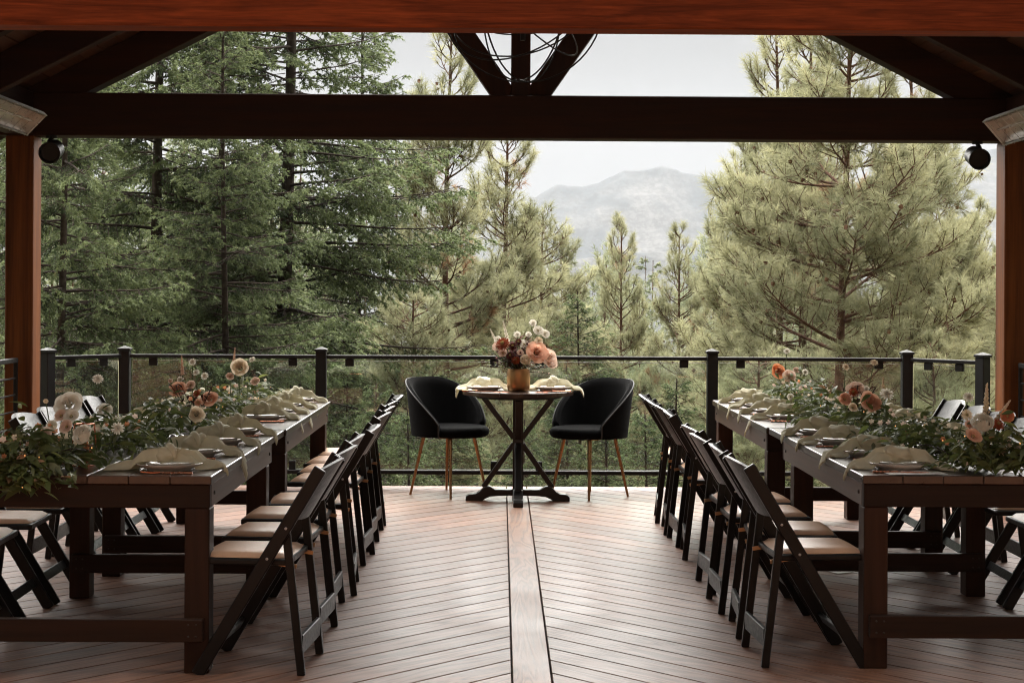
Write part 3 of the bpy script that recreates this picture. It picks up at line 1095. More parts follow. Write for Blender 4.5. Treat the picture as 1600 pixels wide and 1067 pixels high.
PINE = [mesh_pair(make_pine(3, R=2.9, rise=.55, sweep=.5), 'bark_pine', 'pine_needles'),
        mesh_pair(make_pine(11, R=1.9), 'bark_pine', 'pine_needles'),
        mesh_pair(make_pine(27, R=2.0, dens=1.0), 'bark_pine', 'pine_needles')]
PINE_H = 12.0
CONE_ME = [fast_mesh('cones', c[0], c[1], 'cone') for c in CONES[:3]]
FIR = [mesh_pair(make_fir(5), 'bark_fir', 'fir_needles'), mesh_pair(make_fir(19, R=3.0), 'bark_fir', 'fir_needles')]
FIR_H = 15.0


def tree(kind, mesh, H0, x, d, top, rz, label, group, fat=1.0):
    """a tree whose trunk stands behind photo column x at depth d and whose tip is at height 'top'"""
    p = px(x, 480, d)
    gz = float(ground_h(np.array(p.x), np.array(d)))
    s = (top - gz) / H0
    t = thing(kind, label, 'tree', (p.x, d, gz), rz, group)
    t.scale = (s * fat, s * fat, s)
    obj('trunk', mesh[0], t)
    obj('crown', mesh[1], t)
    if mesh in PINE:
        obj('cones', CONE_ME[PINE.index(mesh)], t)['kind'] = 'stuff'
    return t


def top_at(y, d):
    return CAM_H + (HOR - y) / F * d


FG, PG = 'firs beyond the railing', 'pines beyond the railing'
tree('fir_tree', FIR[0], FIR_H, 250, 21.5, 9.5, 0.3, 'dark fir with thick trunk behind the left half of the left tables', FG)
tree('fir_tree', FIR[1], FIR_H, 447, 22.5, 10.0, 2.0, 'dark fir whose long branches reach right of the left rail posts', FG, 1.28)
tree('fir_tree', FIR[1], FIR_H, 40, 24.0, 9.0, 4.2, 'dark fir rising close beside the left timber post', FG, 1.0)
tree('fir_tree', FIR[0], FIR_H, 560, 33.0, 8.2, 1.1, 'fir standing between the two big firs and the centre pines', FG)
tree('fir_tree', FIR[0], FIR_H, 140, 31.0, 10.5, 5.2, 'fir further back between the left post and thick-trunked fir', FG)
tree('pine_tree', PINE[1], PINE_H, 702, 30.0, top_at(58, 30), 0.0, 'tall pine with reddish trunk left of the bouquet', PG)
tree('pine_tree', PINE[2], PINE_H, 786, 34.0, top_at(205, 34), 1.7, 'open slender pine right behind the bouquet', PG, 1.25)
tree('pine_tree', PINE[0], PINE_H, 850, 37.0, top_at(330, 37), 3.0, 'broad pine just left of the mountain gap', PG)
tree('pine_tree', PINE[2], PINE_H, 970, 40.0, top_at(352, 40), 2.2, 'small pointed pine standing below the mountain peak', PG, .9)
tree('pine_tree', PINE[1], PINE_H, 1062, 38.0, top_at(368, 38), 4.0, 'bushy pine right of the pointed pine below the mountain', PG, 1.0)
tree('pine_tree', PINE[0], PINE_H, 1318, 20.5, top_at(-40, 20.5), 0.8, 'big spreading pine with long needles behind the right tables', PG)
tree('pine_tree', PINE[1], PINE_H, 1212, 27.0, top_at(40, 27), 2.9, 'narrow tall pine left of the big spreading pine', PG, 1.0)
tree('pine_tree', PINE[2], PINE_H, 1425, 26.0, top_at(95, 26), 5.1, 'pine crowding the right side of the big spreading pine', PG, 1.1)
tree('pine_tree', PINE[2], PINE_H, 1150, 33.0, top_at(250, 33), 0.4, 'lower pine at the right edge of the mountain gap', PG)
tree('pine_tree', PINE[1], PINE_H, 1530, 33.0, top_at(330, 33), 1.9, 'low pine beside the right timber post', PG)
tree('pine_tree', PINE[1], PINE_H, 1265, 25.0, top_at(70, 25), 5.6, 'pine crowding the left side of the big spreading pine', PG, 1.15)
tree('pine_tree', PINE[0], PINE_H, 1462, 29.0, top_at(215, 29), 3.7, 'dense lower pine between the big pine and the right post', PG, 1.0)
tree('fir_tree', FIR[1], FIR_H, 95, 17.5, 6.6, 2.6, 'nearest dark fir, its boughs hanging beside the left post', FG, 1.05)
tree('fir_tree', FIR[0], FIR_H, 352, 19.0, 5.2, 3.9, 'shorter near fir spreading boughs over the left glass panels', FG, 1.1)
tree('fir_tree', FIR[1], FIR_H, 345, 29.0, 8.6, 0.9, 'fir filling the gap between the two big dark firs', FG)
# unseen trees added on both sides of the pavilion to cut side light
for x_, y_, k_, z_ in ((-7.2, 10.2, 0, 9.0), (-8.2, 7.0, 1, 10.0), (-7.6, 3.4, 0, 9.0)):
    gz = float(ground_h(np.array(x_), np.array(y_)))
    t = thing('fir_tree', {10.2: 'unseen fir added left of the far post to cut side light', 7.0: 'unseen fir added left of the pavilion to cut side light', 3.4: 'unseen fir added left of the near deck end to cut side light'}[y_], 'tree', (x_, y_, gz), y_, FG)
    s_ = (z_ - gz) / FIR_H; t.scale = (s_, s_, s_); obj('trunk', FIR[k_][0], t); obj('crown', FIR[k_][1], t)
for x_, y_, k_, z_ in ((7.6, 10.0, 0, 8.0), (8.0, 6.4, 1, 8.5), (7.8, 3.0, 0, 8.0)):
    gz = float(ground_h(np.array(x_), np.array(y_)))
    t = thing('pine_tree', {10.0: 'unseen pine added right of the far post to cut side light', 6.4: 'unseen pine added right of the pavilion to cut side light', 3.0: 'unseen pine added right of the near deck end to cut side light'}[y_], 'tree', (x_, y_, gz), y_, PG)
    s_ = (z_ - gz) / PINE_H; t.scale = (s_, s_, s_); obj('trunk', PINE[k_][0], t); obj('crown', PINE[k_][1], t)
YG = 'young conifers below the deck'
for x, d, y, k, rz, lab in ((585, 17.0, 600, 0, .4, 'young fir below the railing left of the left velvet chair'),
                            (700, 19.0, 575, 1, 1.4, 'young fir seen through the glass behind the left velvet chair'),
                            (905, 22.0, 455, 0, 2.4, 'young dark fir rising just right of the bouquet'),
                            (950, 17.5, 600, 1, 3.3, 'young fir seen through the glass behind the right velvet chair'),
                            (1060, 18.0, 590, 0, 4.2, 'young fir below the railing right of the right velvet chair'),
                            (820, 16.0, 655, 0, 5.0, 'small young fir low behind the round table'),
                            (540, 20.5, 560, 1, .9, 'young fir between the fourth rail post and the left velvet chair'),
                            (640, 15.5, 640, 1, 2.9, 'low young fir straight behind the legs of the left velvet chair'),
                            (1010, 15.5, 640, 0, 1.9, 'low young fir straight behind the legs of the right velvet chair'),
                            (890, 18.5, 570, 1, 3.9, 'young fir between the bouquet and the right velvet chair'),
                            (1250, 16.5, 610, 1, 5.3, 'low young fir under the far end of the right tables')):
    tree('young_fir', FIR[k], FIR_H, x, d, top_at(y, d), rz, lab, YG, 1.25)
for x, d, y, k, rz, lab in ((1180, 17.5, 560, 0, .7, 'young pine behind the near end of the right railing post'),
                            (1460, 18.0, 540, 1, 2.7, 'young pine low behind the last right glass panel'),
                            (640, 24.0, 470, 0, 1.1, 'young pine at the foot of the dark firs left of centre')):
    tree('young_pine', PINE[k], PINE_H, x, d, top_at(y, d), rz, lab, YG, 1.15)

# the wood behind them reads as one mass
rs = np.random.RandomState(77)
lowp = make_pine(51, R=2.3, nn=7, W=0.034, L=0.22, dens=.5)
lowf = make_fir(52, nn=4, W=0.058, L=0.11, step=0.24, sec=0.27, tw=0.17)


def slim(wood, n, rmin):
    """keep only trunk and limbs of a far tree"""
    co, tr = wood
    k = co.reshape(-1, 2 * n, 3)
    r = np.linalg.norm(k[:, 0] - k[:, :n].mean(1), axis=-1)
    keep = np.where(r > rmin)[0]
    a = np.arange(3) * n // 3
    idx = np.concatenate([a, a + n])
    c = k[keep][:, idx]
    q = np.arange(3); q2 = (q + 1) % 3
    f = np.concatenate([np.stack([q, q2, q2 + 3], -1), np.stack([q, q2 + 3, q + 3], -1)])
    return c.reshape(-1, 3), ((np.arange(len(keep)) * 6)[:, None, None] + f[None]).reshape(-1, 3)


lowp = (slim(lowp[0], 5, .009), lowp[1])
lowf = (slim(lowf[0], 4, .009), lowf[1])
W_, N_ = [], []
wo_, no_ = 0, 0
cw, tw_, cn, tn, tn_t = [], [], [], [], []
for i in range(98):
    d = 36 + 75 * rs.rand() ** 1.2
    x = -150 + 1900 * rs.rand()
    if x < 640:
        y = rs.uniform(170, 400)
    elif x < 840:
        y = rs.uniform(330, 440)
    elif x < 1110:
        y = rs.uniform(395, 455); d = max(d, 50)
    elif x < 1470:
        y = rs.uniform(330, 450)
    else:
        y = rs.uniform(430, 500)
    use = lowf if (x < 620 and rs.rand() < .6) or rs.rand() < .2 else lowp
    H0 = FIR_H if use is lowf else PINE_H
    p = px(x, 480, d)
    gz = float(ground_h(np.array(p.x), np.array(d)))
    s = (top_at(y, d) - gz) / H0
    a = rs.rand() * 6.28
    M = np.array([[math.cos(a), -math.sin(a), 0], [math.sin(a), math.cos(a), 0], [0, 0, 1]]) * s
    off = np.array([p.x, d, gz])
    c = use[0][0] @ M.T + off; cw.append(c); tw_.append(use[0][1] + wo_); wo_ += len(c)
    c = use[1][0] @ M.T + off; cn.append(c); tn.append(use[1][1] + no_); no_ += len(c)
    tn_t.append(np.clip(use[1][2] + (-.08 if use is lowf else .05) + rs.uniform(-.1, .1), 0, .93))
fr_ = obj('forest', fast_mesh('forest', np.concatenate(cn), np.concatenate(tn), 'thicket_needles', np.concatenate(tn_t)))
fr_['kind'] = 'stuff'
tag(fr_, 'mass of mixed conifers filling the slope behind the nearer trees', 'forest')
fw = obj('forest_trunks', fast_mesh('forest_trunks', np.concatenate(cw), np.concatenate(tw_), 'bark_pine'), fr_)

# air between here and the mountain
def make_haze():
    m, n, nd, lk = new_mat('haze_air')
    v = nd.new('ShaderNodeVolumePrincipled')
    v.inputs['Color'].default_value = (0.88, 0.925, 1.0, 1)
    v.inputs['Density'].default_value = HAZE
    v.inputs['Anisotropy'].default_value = 0.0
    o = nd.new('ShaderNodeOutputMaterial')
    lk.new(v.outputs[0], o.inputs['Volume'])
    h = MB().box(-2800, 2800, -460, 3800, -170, 420).build('haze', 'haze_air')
    h['kind'] = 'stuff'
    h['label'] = 'pale haze lying between the trees and the mountain'
    h['category'] = 'haze'


HAZE = 0.95e-4
if HAZE:
    make_haze()

# ================================================================== FURNITURE
TZ = 0.765                                   # table top height


def farm_table(x0, x1, y0, y1, ap1, leg2, label):
    """long farm table; ap1 = where the side apron ends, leg2 = front of the far legs"""
    t = thing('farm_table', label, 'table', group='long farm tables')
    n = 6
    w_ = (x1 - x0) / n
    for k in range(n):
        MB().box(x0 + k * w_ + .0004, x0 + (k + 1) * w_ - .0004, y0, y1, TZ - .034, TZ - (.0006 if k % 2 else 0)).build('plank', 'table_top', t, bevel=0.003)
    ia, ib = x0 + .006, x1 - .006
    a0, a1 = TZ - .034 - .092, TZ - .0345
    MB().box(ia, ib, y0 + .006, y0 + .042, a0, a1).build('apron', 'table_x', t, bevel=0.003)
    MB().box(ia, ib, ap1 - .036, ap1, a0, a1).build('apron', 'table_x', t, bevel=0.003)
    for xa in (ia, ib - .036):
        MB().box(xa, xa + .036, y0 + .0425, ap1 - .0365, a0, a1).build('apron', 'table_side', t, bevel=0.003)
    lw = .096
    for yy in (y0 + .008, leg2):
        for xa in (ia + .002, ib - lw - .002):
            MB().box(xa, xa + lw, yy, yy + lw, 0.0, a0 - .0005).build('leg', 'table_z', t, bevel=0.004)
        MB().box(ia + .02, ib - .02, yy - .036, yy - .0005, .128, .216).build('stretcher', 'table_x', t, bevel=0.003)
        for xs in (ia + .045, ia + .075, ib - .045, ib - .075):
            for zz in (.15, .195):
                o = MB().lathe([(.004, 0), (.004, .0015), (.0015, .003)], 8).build('screw', 'screw_dark', t)
                o.matrix_local = Matrix.Translation((xs, yy - .036, zz)) @ Matrix.Rotation(PI / 2, 4, 'X')
    for xb, s in ((ia, -1), (ib, 1)):
        for yy in (y0 + .09, ap1 - .09):
            o = MB().lathe([(.008, 0), (.008, .004), (.005, .006)], 6).build('bolt', 'screw_dark', t)
            o.matrix_local = Matrix.Translation((xb, yy, TZ - .075)) @ Matrix.Rotation(s * PI / 2, 4, 'Y')
    return t


LI, LO, RI, RO = -1.115, -2.075, 1.435, 2.395
farm_table(LO, LI, 6.07, 8.10, 7.72, 7.55, 'dark stained farm table on the left, nearer to the camera')
farm_table(LO + .01, LI + .01, 8.12, 10.22, 10.14, 9.98, 'dark stained farm table on the left, farther from the camera')
farm_table(RI, RO, 6.19, 8.36, 7.98, 7.68, 'dark stained farm table on the right, nearer to the camera')
farm_table(RI - .01, RO - .01, 8.38, 10.52, 10.44, 10.28, 'dark stained farm table on the right, farther from the camera')
# the far tables start with a leg right at the joint
# ------------------------------------------------------------------ folding chairs


def folding_chair():
    t = thing('folding_chair', '-', 'chair')
    hw = .205
    A, B = Vector((.18, 0, 0.012)), Vector((-.29, 0, .80))
    for s in (-1, 1):
        y = Vector((0, s * hw, 0))
        d = (B - A).normalized()
        MB().bar(A + y - d * .014, B + y, .021, .050, up=(1, 0, .6)).build('long_leg', 'black_resin', t, bevel=0.004)
        y2 = Vector((0, s * (hw - .024), 0))
        MB().bar(Vector((-.215, 0, 0)) + y2, Vector((-.150, 0, .575)) + y2, .020, .032, up=(1, 0, 0)).build('rear_leg', 'black_resin', t, bevel=0.003)
        for (fx, fz) in ((-.158, .570), (-.085, .452)):
            o = MB().lathe([(.0055, 0), (.0055, .002), (.003, .0035)], 10).build('rivet', 'steel', t, smooth=True)
            o.matrix_local = Matrix.Translation((fx, s * (hw + .0105), fz)) @ Matrix.Rotation(-s * PI / 2, 4, 'X')
        MB().bar((-.19, s * (hw - .044), .415), (-.06, s * (hw - .044), .435), .004, .016).build('link_bar', 'bolt_brass', t)
    MB().bar((-.209, -hw + .034, .115), (-.209, hw - .034, .115), .018, .075, up=(0, 0, 1)).build('rear_crossbar', 'black_resin', t, bevel=0.003)
    MB().bar((.115, -hw + .011, .12), (.115, hw - .011, .12), .016, .045, up=(-.5, 0, .85)).build('front_crossbar', 'black_resin', t, bevel=0.003)
    # seat board, then the pad
    MB().box(-.165, .205, -.178, .178, .420, .445).build('seat', 'black_resin', t, bevel=0.006, segs=2)
    rows = []
    m = MB()
    nx_, ny_ = 14, 14
    for i in range(nx_ + 1):
        row = []
        for j in range(ny_ + 1):
            u, v = i / nx_ * 2 - 1, j / ny_ * 2 - 1
            # rounded-square pad
            su = u * (1 - .06 * v * v); sv = v * (1 - .06 * u * u)
            e = max(abs(u), abs(v))
            z = .447 + .019 * (1 - e ** 6) ** .5 + .004 * (1 - u * u) * (1 - v * v)
            row.append((.02 + su * .180, sv * .170, z))
        rows.append(row)
    m.grid(rows)
    m.build('seat_pad', 'tan_vinyl', t, smooth=True)
    # curved back panel with a bowed top
    top, bot = [], []
    pts_f, pts_b = [], []
    for zf in np.linspace(0, 1, 7):
        rf, rb = [], []
        for v in np.linspace(-1, 1, 13):
            z = .600 + zf * (.195 + .022 * (1 - v * v)) + (1 - zf) * (-.015 * (1 - v * v))
            ctr = A.x + (B.x - A.x) * ((z - A.z) / (B.z - A.z))
            bow = -.030 * (1 - v * v)
            rf.append((ctr + .010 + bow, v * (hw - .012), z)); rb.append((ctr - .008 + bow, v * (hw - .012), z))
        pts_f.append(rf); pts_b.append(rb)
    m = MB()
    nr, nc = 7, 13
    fl = [p for r in pts_f for p in r] + [p for r in pts_b for p in r]
    q = nr * nc
    fs = []
    for i in range(nr - 1):
        for j in range(nc - 1):
            a = i * nc + j
            fs += [(a, a + 1, a + nc + 1, a + nc), (q + a, q + a + nc, q + a + nc + 1, q + a + 1)]
    for j in range(nc - 1):
        fs += [(j, q + j, q + j + 1, j + 1), ((nr - 1) * nc + j, (nr - 1) * nc + j + 1, q + (nr - 1) * nc + j + 1, q + (nr - 1) * nc + j)]
    for i in range(nr - 1):
        a = i * nc; b = a + nc - 1
        fs += [(a, a + nc, q + a + nc, q + a), (b, q + b, q + b + nc, b + nc)]
    m.add(fl, fs).build('backrest', 'black_resin', t, smooth=True)
    return t


chair0 = folding_chair()
first = [True]
rj = random.Random(4)


def put_chair(x, y, rz, label, group):
    if first[0]:
        first[0] = False
        chair0.location = (x, y, 0); chair0.rotation_euler = (0, 0, rz); chair0['label'] = label; chair0['group'] = group
        return chair0
    return copy_thing(chair0, label, (x, y, 0), rz, group)


def yseq(v):
    return [a * K + .185 for a in v]


YLI = yseq([6.81, 7.40, 7.99, 8.57, 9.53, 10.04, 10.55, 11.12])
YRI = yseq([6.98, 7.53, 8.13, 8.68, 9.75, 10.25, 10.75, 11.30])
YLO = yseq([7.20, 7.77, 8.33, 9.30, 9.80, 10.30, 10.85])
YRO = yseq([7.85, 8.43, 9.33, 9.83, 10.33, 10.90])
for i, y in enumerate(YLI):
    put_chair(-.950 + rj.uniform(-.02, .02), y, PI + rj.uniform(-.10, .10), f'tan-padded black folding chair, {ORD[i]} in the row on the aisle side of left tables', 'chairs on the aisle side of the left tables')
for i, y in enumerate(YRI):
    put_chair(1.245 + rj.uniform(-.02, .02), y, rj.uniform(-.10, .10), f'tan-padded black folding chair, {ORD[i]} in the row on the aisle side of right tables', 'chairs on the aisle side of the right tables')
OL = ['nearest', 'second', 'third', 'fourth', 'fifth', 'sixth', 'farthest']
for i, y in enumerate(YLO):
    put_chair(-2.275, y, rj.uniform(-.04, .04), f'black folding chair, {OL[i]} in the row on the outer side of the left tables', 'chairs on the outer side of the left tables')
OR_ = ['nearest', 'second', 'third', 'fourth', 'fifth', 'farthest']
for i, y in enumerate(YRO):
    put_chair(2.585, y, PI + rj.uniform(-.04, .04), f'black folding chair, {OR_[i]} in the row on the outer side of the right tables', 'chairs on the outer side of the right tables')

# ------------------------------------------------------------------ round table
RT = Vector((X0, 11.17, 0))
RTZ = 0.785
rt = thing('round_table', 'small round wooden table with black crossed legs at the aisle end', 'table', RT)
# top of boards cut to the round
R_ = .395
nb_ = 6
for k in range(nb_):
    xa, xb = -R_ + 2 * R_ * k / nb_ + .0006, -R_ + 2 * R_ * (k + 1) / nb_ - .0006
    poly = []
    for a in np.linspace(0, 2 * PI, 73)[:-1]:
        poly.append((R_ * math.cos(a), R_ * math.sin(a)))
    poly = clip(clip(poly, -1, 0, -xa), 1, 0, xb)
    MB().prism(poly, 'z', RTZ - .030, RTZ).build('plank', 'round_top_wood', rt, bevel=0.002)
MB().lathe([(.30, -.052), (.30, -.0305)], 40, (0, 0, RTZ)).build('under_ring', 'black_wood', rt)
MB().box(-.037, .037, -.037, .037, .0, RTZ - .053).build('pedestal', 'black_wood', rt, bevel=0.003)
for rz in (0, PI / 2):
    r = Matrix.Rotation(rz, 4, 'Z')
    foot = [(-.37, 0), (-.37, .03), (-.345, .046), (-.30, .050), (-.27, .068), (-.24, .100), (-.20, .104), (-.16, .080), (-.0375, .080), (-.0375, .038), (-.14, .036), (-.20, .030), (-.24, .010), (-.25, 0)]
    for s in (-1, 1):
        poly = [(-s * p[0], p[1]) for p in foot]
        o = MB().prism(poly, 'y', -.034, .034).build('foot', 'black_wood', rt, bevel=0.003); o.matrix_local = r
        o = MB().bar((s * .245, 0, .095), (s * .030, 0, .405), .036, .046, up=(0, 1, 0)).build('brace', 'black_wood', rt, bevel=0.003); o.matrix_local = r
        o = MB().bar((s * .030, 0, .445), (s * .245, 0, RTZ - .053), .036, .046, up=(0, 1, 0)).build('brace', 'black_wood', rt, bevel=0.003); o.matrix_local = r
    
# ------------------------------------------------------------------ velvet tub chairs


def tub_chair(loc, rz, label):
    t = thing('tub_chair', label, 'chair', loc, rz, 'velvet chairs at the round table')
    t.scale = (1.07, 1.07, 1.0)
    # shell
    nphi, nz = 41, 9

    def htop(a):
        x = min(max((abs(a) - .35) / 1.75, 0), 1)
        return .838 - .325 * x ** 1.9

    def shell(off):
        rows = []
        for i in range(nphi):
            a = -2.06 + 4.12 * i / (nphi - 1)
            row = []
            for j in range(nz):
                zz = .435 + (htop(a) - .435) * j / (nz - 1)
                rr = .238 + .045 * ((zz - .435) / .42) + off
                rr *= 1 + .05 * math.cos(2 * a) * 0
                row.append((-rr * math.cos(a) * .98, rr * math.sin(a) * 1.04, zz - (.012 if off < 0 and j == nz - 1 else 0)))
            rows.append(row)
        return rows
    ro, ri = shell(.016), shell(-.030)
    m = MB(); m.grid(ro); m.grid([r[::-1] for r in ri])
    n1 = nphi * nz
    v = m.v; f = m.f
    def io(i, j): return i * nz + j
    def ii(i, j): return n1 + i * nz + (nz - 1 - j)
    mid = []
    for i in range(nphi):                       # rolled upper rim
        a_, b_ = Vector(v[io(i, nz - 1)]), Vector(v[ii(i, nz - 1)])
        mid.append(len(v)); v.append(tuple((a_ + b_) / 2 + Vector((0, 0, .018))))
    for i in range(nphi - 1):
        f.append((io(i, nz - 1), io(i + 1, nz - 1), mid[i + 1], mid[i])); f.append((mid[i], mid[i + 1], ii(i + 1, nz - 1), ii(i, nz - 1)))
        f.append((io(i, 0), ii(i, 0), ii(i + 1, 0), io(i + 1, 0)))
    for i in (0, nphi - 1):
        for j in range(nz - 1):
            f.append((io(i, j), io(i, j + 1), ii(i, j + 1), ii(i, j)))
        f.append((io(i, nz - 1), mid[i], ii(i, nz - 1)))
    m.build('shell', 'velvet', t, smooth=True)
    # piping along the inner edge of the rim
    pts = [tuple(Vector(ro[i][-1]) * 1.0 + Vector((0, 0, .006))) for i in range(nphi)]
    lo = [(ro[0][j][0], ro[0][j][1], ro[0][j][2]) for j in range(nz)]
    hi = [(ro[-1][j][0], ro[-1][j][1], ro[-1][j][2]) for j in range(nz)]
    MB().tube(lo + pts[1:-1] + hi[::-1], .0045, 6).build('piping', 'piping', t, smooth=True)
    # seat cushion
    prof = []
    m = MB()
    rows = []
    for j in range(9):
        th = PI * j / 8
        row = []
        for i in range(36):
            a = 2 * PI * i / 36
            ex = .235 + .045 * max(0, math.cos(a)) ** 2
            rr = ex - .036 * (1 - math.sin(th))
            z = .468 + .038 * math.cos(th)
            row.append((rr * math.cos(a) + .02, rr * math.sin(a) * .98, z))
        row.append(row[0])
        rows.append(row)
    m.grid(rows)
    m.add([(.02, 0, .512)] + rows[0][:-1], [(0, i, i % 36 + 1) for i in range(1, 37)])
    m.add([(.02, 0, .430)] + rows[-1][:-1], [(0, i % 36 + 1, i) for i in range(1, 37)])
    m.build('seat', 'velvet', t, smooth=True)
    MB().box(-.11, .11, -.11, .11, .418, .431).build('leg_plate', 'gold_leg', t)
    for k in range(4):
        a = PI / 4 + k * PI / 2
        c, s = math.cos(a), math.sin(a)
        MB().tube([(c * .17, s * .17, .435), (c * .262, s * .262, 0.0)], [.0135, .008], 12).build('leg', 'gold_leg', t, smooth=True)
    return t


tub_chair((-.375, 11.50, 0), math.radians(-40), 'black velvet tub chair with gold legs left of the round table')
tub_chair((.655, 11.44, 0), math.radians(221), 'black velvet tub chair with gold legs right of the round table')

# ================================================================== TABLEWARE
plate_me = MB().lathe([(.001, .004), (.080, .004), (.082, 0), (.088, 0), (.092, .006), (.118, .014), (.134, .025), (.136, .028), (.134, .029), (.116, .019), (.090, .010), (.001, .009)], 40).mesh('dinner_plate', 'plate_glaze', smooth=True)
salad_me = MB().lathe([(.001, .003), (.055, .003), (.057, 0), (.062, 0), (.066, .005), (.092, .013), (.104, .021), (.1055, .0235), (.104, .024), (.090, .017), (.062, .008), (.001, .0075)], 40).mesh('salad_plate', 'plate_glaze', smooth=True)


def cutlery(kind):
    m = MB()
    if kind == 'knife':
        pts = [(0, -.11, .004), (0, -.02, .005), (0, 0, .0045)]
        m.tube(pts, [.0055, .0045, .004], 8)
        m.prism([(-.006, 0), (.006, 0), (.0075, .05), (.006, .09), (.001, .112), (-.005, .10), (-.0065, .05)], 'z', .003, .0055)
    else:
        m.tube([(0, -.10, .004), (0, 0, .0045), (0, .03, .006)], [.0055, .0035, .004], 8)
        m.prism([(-.005, .03), (.005, .03), (.0115, .048), (.0115, .062), (-.0115, .062), (-.0115, .048)], 'z', .0045, .0075)
        for k in range(4):
            x = -.0095 + k * .0063
            m.bar((x, .060, .006), (x * .95, .100, .009), .0032, .0024)
    return m.mesh(kind, 'copper')


knife_me, fork_me = cutlery('knife'), cutlery('fork')


def napkin_mesh(seed, edge=.19, band=False):
    """linen knotted in the middle; +x tail hangs towards the table edge at x = edge"""
    r = random.Random(seed)
    m = MB()
    zc = .036

    def ground(x):
        ax_ = abs(x)
        return .034 if ax_ < .10 else (.034 - (ax_ - .10) / .035 * .031 if ax_ < .135 else .003)

    def tail(sgn, length, droop):
        n, w = 20, 17
        y_end = r.uniform(-.055, .055)
        ph = r.uniform(0, 6.28)
        flare = r.uniform(.034, .050)
        side = r.choice((-1, 1))
        tops, bots = [], []
        for i in range(n):
            t = i / (n - 1)
            x = sgn * (.020 + length * t)
            g = ground(x)
            yc = y_end * t * t + .010 * math.sin(3.5 * t + ph)
            hw = .026 + flare * t ** .8 + .007 * math.sin(5 * t + ph)
            ridge = .040 * (1 - t) ** .8 + .016
            row_t, row_b = [], []
            for j in range(w):
                q = j / (w - 1) * 2 - 1
                dome = (1 - abs(q) ** 2.6)
                fold = .5 + .5 * math.cos(5.2 * q + ph + 1.5 * t) * (.85 if t > .15 else t / .15 * .85)
                crease = .006 * math.sin(11 * q - ph + 4 * t)
                h = ridge * dome * (.55 + .45 * fold) + crease * dome + .004
                # one hem turned over towards the end
                h += .014 * max(0, t - .55) * math.exp(-((q - side * .75) / .22) ** 2) * 2
                xx, zz = x + .030 * t * q * side, g + h
                zb = g
                if droop and abs(xx) > edge - .004:
                    o = abs(xx) - edge + .004
                    zz = .010 + h * .45 - o * 1.1 - o * o * 5
                    zb = zz - .006
                    xx = sgn * (edge + .002 + o * .50 + h * .35)
                row_t.append((xx, yc + hw * q, zz)); row_b.append((xx - (sgn * .004 if zb < 0 else 0), yc + hw * q, min(zb, zz - .003)))
            tops.append(row_t); bots.append(row_b)
        nn = len(m.v)
        m.grid(tops); m.grid([b[::-1] for b in bots])
        a = n * w
        T = lambda i, j: nn + i * w + j
        B = lambda i, j: nn + a + i * w + (w - 1 - j)
        for i in range(n - 1):
            for j in (0, w - 1):
                m.f.append((T(i, j), T(i + 1, j), B(i + 1, j), B(i, j)))
        for j in range(w - 1):
            m.f.append((T(n - 1, j), T(n - 1, j + 1), B(n - 1, j + 1), B(n - 1, j)))
    tail(1, r.uniform(.165, .215), True)
    tail(-1, r.uniform(.16, .21), False)
    # the knot: a bulging wrap round the waist, with one fold crossing it
    nu, nv = 13, 22
    rows = []
    L = .052 if band else .042
    ph = r.uniform(0, 6)
    for i in range(nu):
        u = i / (nu - 1) * 2 - 1
        row = []
        prof = (1 - abs(u) ** (5 if band else 2.6)) ** .5
        for k in range(nv + 1):
            a = 2 * PI * k / nv
            rr = (.035 if band else .036) * (.62 + .38 * prof)
            rr += .005 * math.sin(2 * a + 3 * u + ph) + .003 * math.sin(5 * a - 4 * u + ph)
            x = u * L + .012 * math.sin(a + .6)
            row.append((x, rr * 1.15 * math.cos(a), zc + .024 + rr * .92 * math.sin(a)))
        rows.append(row)
    m.grid(rows)
    if not band:
        pts = []
        for k in range(15):
            a = -.5 + 3.9 * k / 14
            pts.append((-.030 + .062 * k / 14 + .004 * math.sin(3 * a), .041 * math.cos(a), zc + .024 + .032 * math.sin(a)))
        m.tube(pts, [.009 + .007 * math.sin(PI * k / 14) for k in range(15)], 9)
    bm_ = m.mesh('napkin', 'linen', smooth=True)
    for p in bm_.polygons:
        p.use_smooth = True
    return bm_


NAP = [napkin_mesh(s) for s in range(1, 9)]
NAPB = [napkin_mesh(s, band=True) for s in range(11, 19)]


def setting(x, y, ang, where, meshes, i, cut=True, z=TZ, menu=False):
    """one place: +x of the setting points at the diner"""
    rr = random.Random(i * 7 + int(x * 100))
    M = Matrix.Translation((x, y, z + .0005)) @ Matrix.Rotation(ang + rr.uniform(-.08, .08), 4, 'Z')
    g = where[1]
    o = tag(obj('dinner_plate', plate_me, None, M), f'cream dinner plate at {where[0]}', 'plate', 'dinner plates ' + g)
    o = tag(obj('salad_plate', salad_me, None, M @ Matrix.Translation((rr.uniform(-.004, .004), rr.uniform(-.004, .004), .0095))), f'smaller cream plate under the napkin at {where[0]}', 'plate', 'salad plates ' + g)
    o = tag(obj('napkin', meshes[i % len(meshes)], None, M @ Matrix.Rotation(rr.uniform(-.12, .12), 4, 'Z') @ Matrix.Scale(1.0, 4)), f'knotted sage linen napkin at {where[0]}', 'napkin', 'napkins ' + g)
    if cut:
        rot = Matrix.Rotation(PI / 2, 4, 'Z')
        tag(obj('knife', knife_me, None, M @ Matrix.Translation((.02, .165, 0)) @ rot), f'copper knife at {where[0]}', 'knife', 'knives ' + g)
        tag(obj('fork', fork_me, None, M @ Matrix.Translation((.02, -.160, 0)) @ rot), f'copper fork at {where[0]}', 'fork', 'forks ' + g)


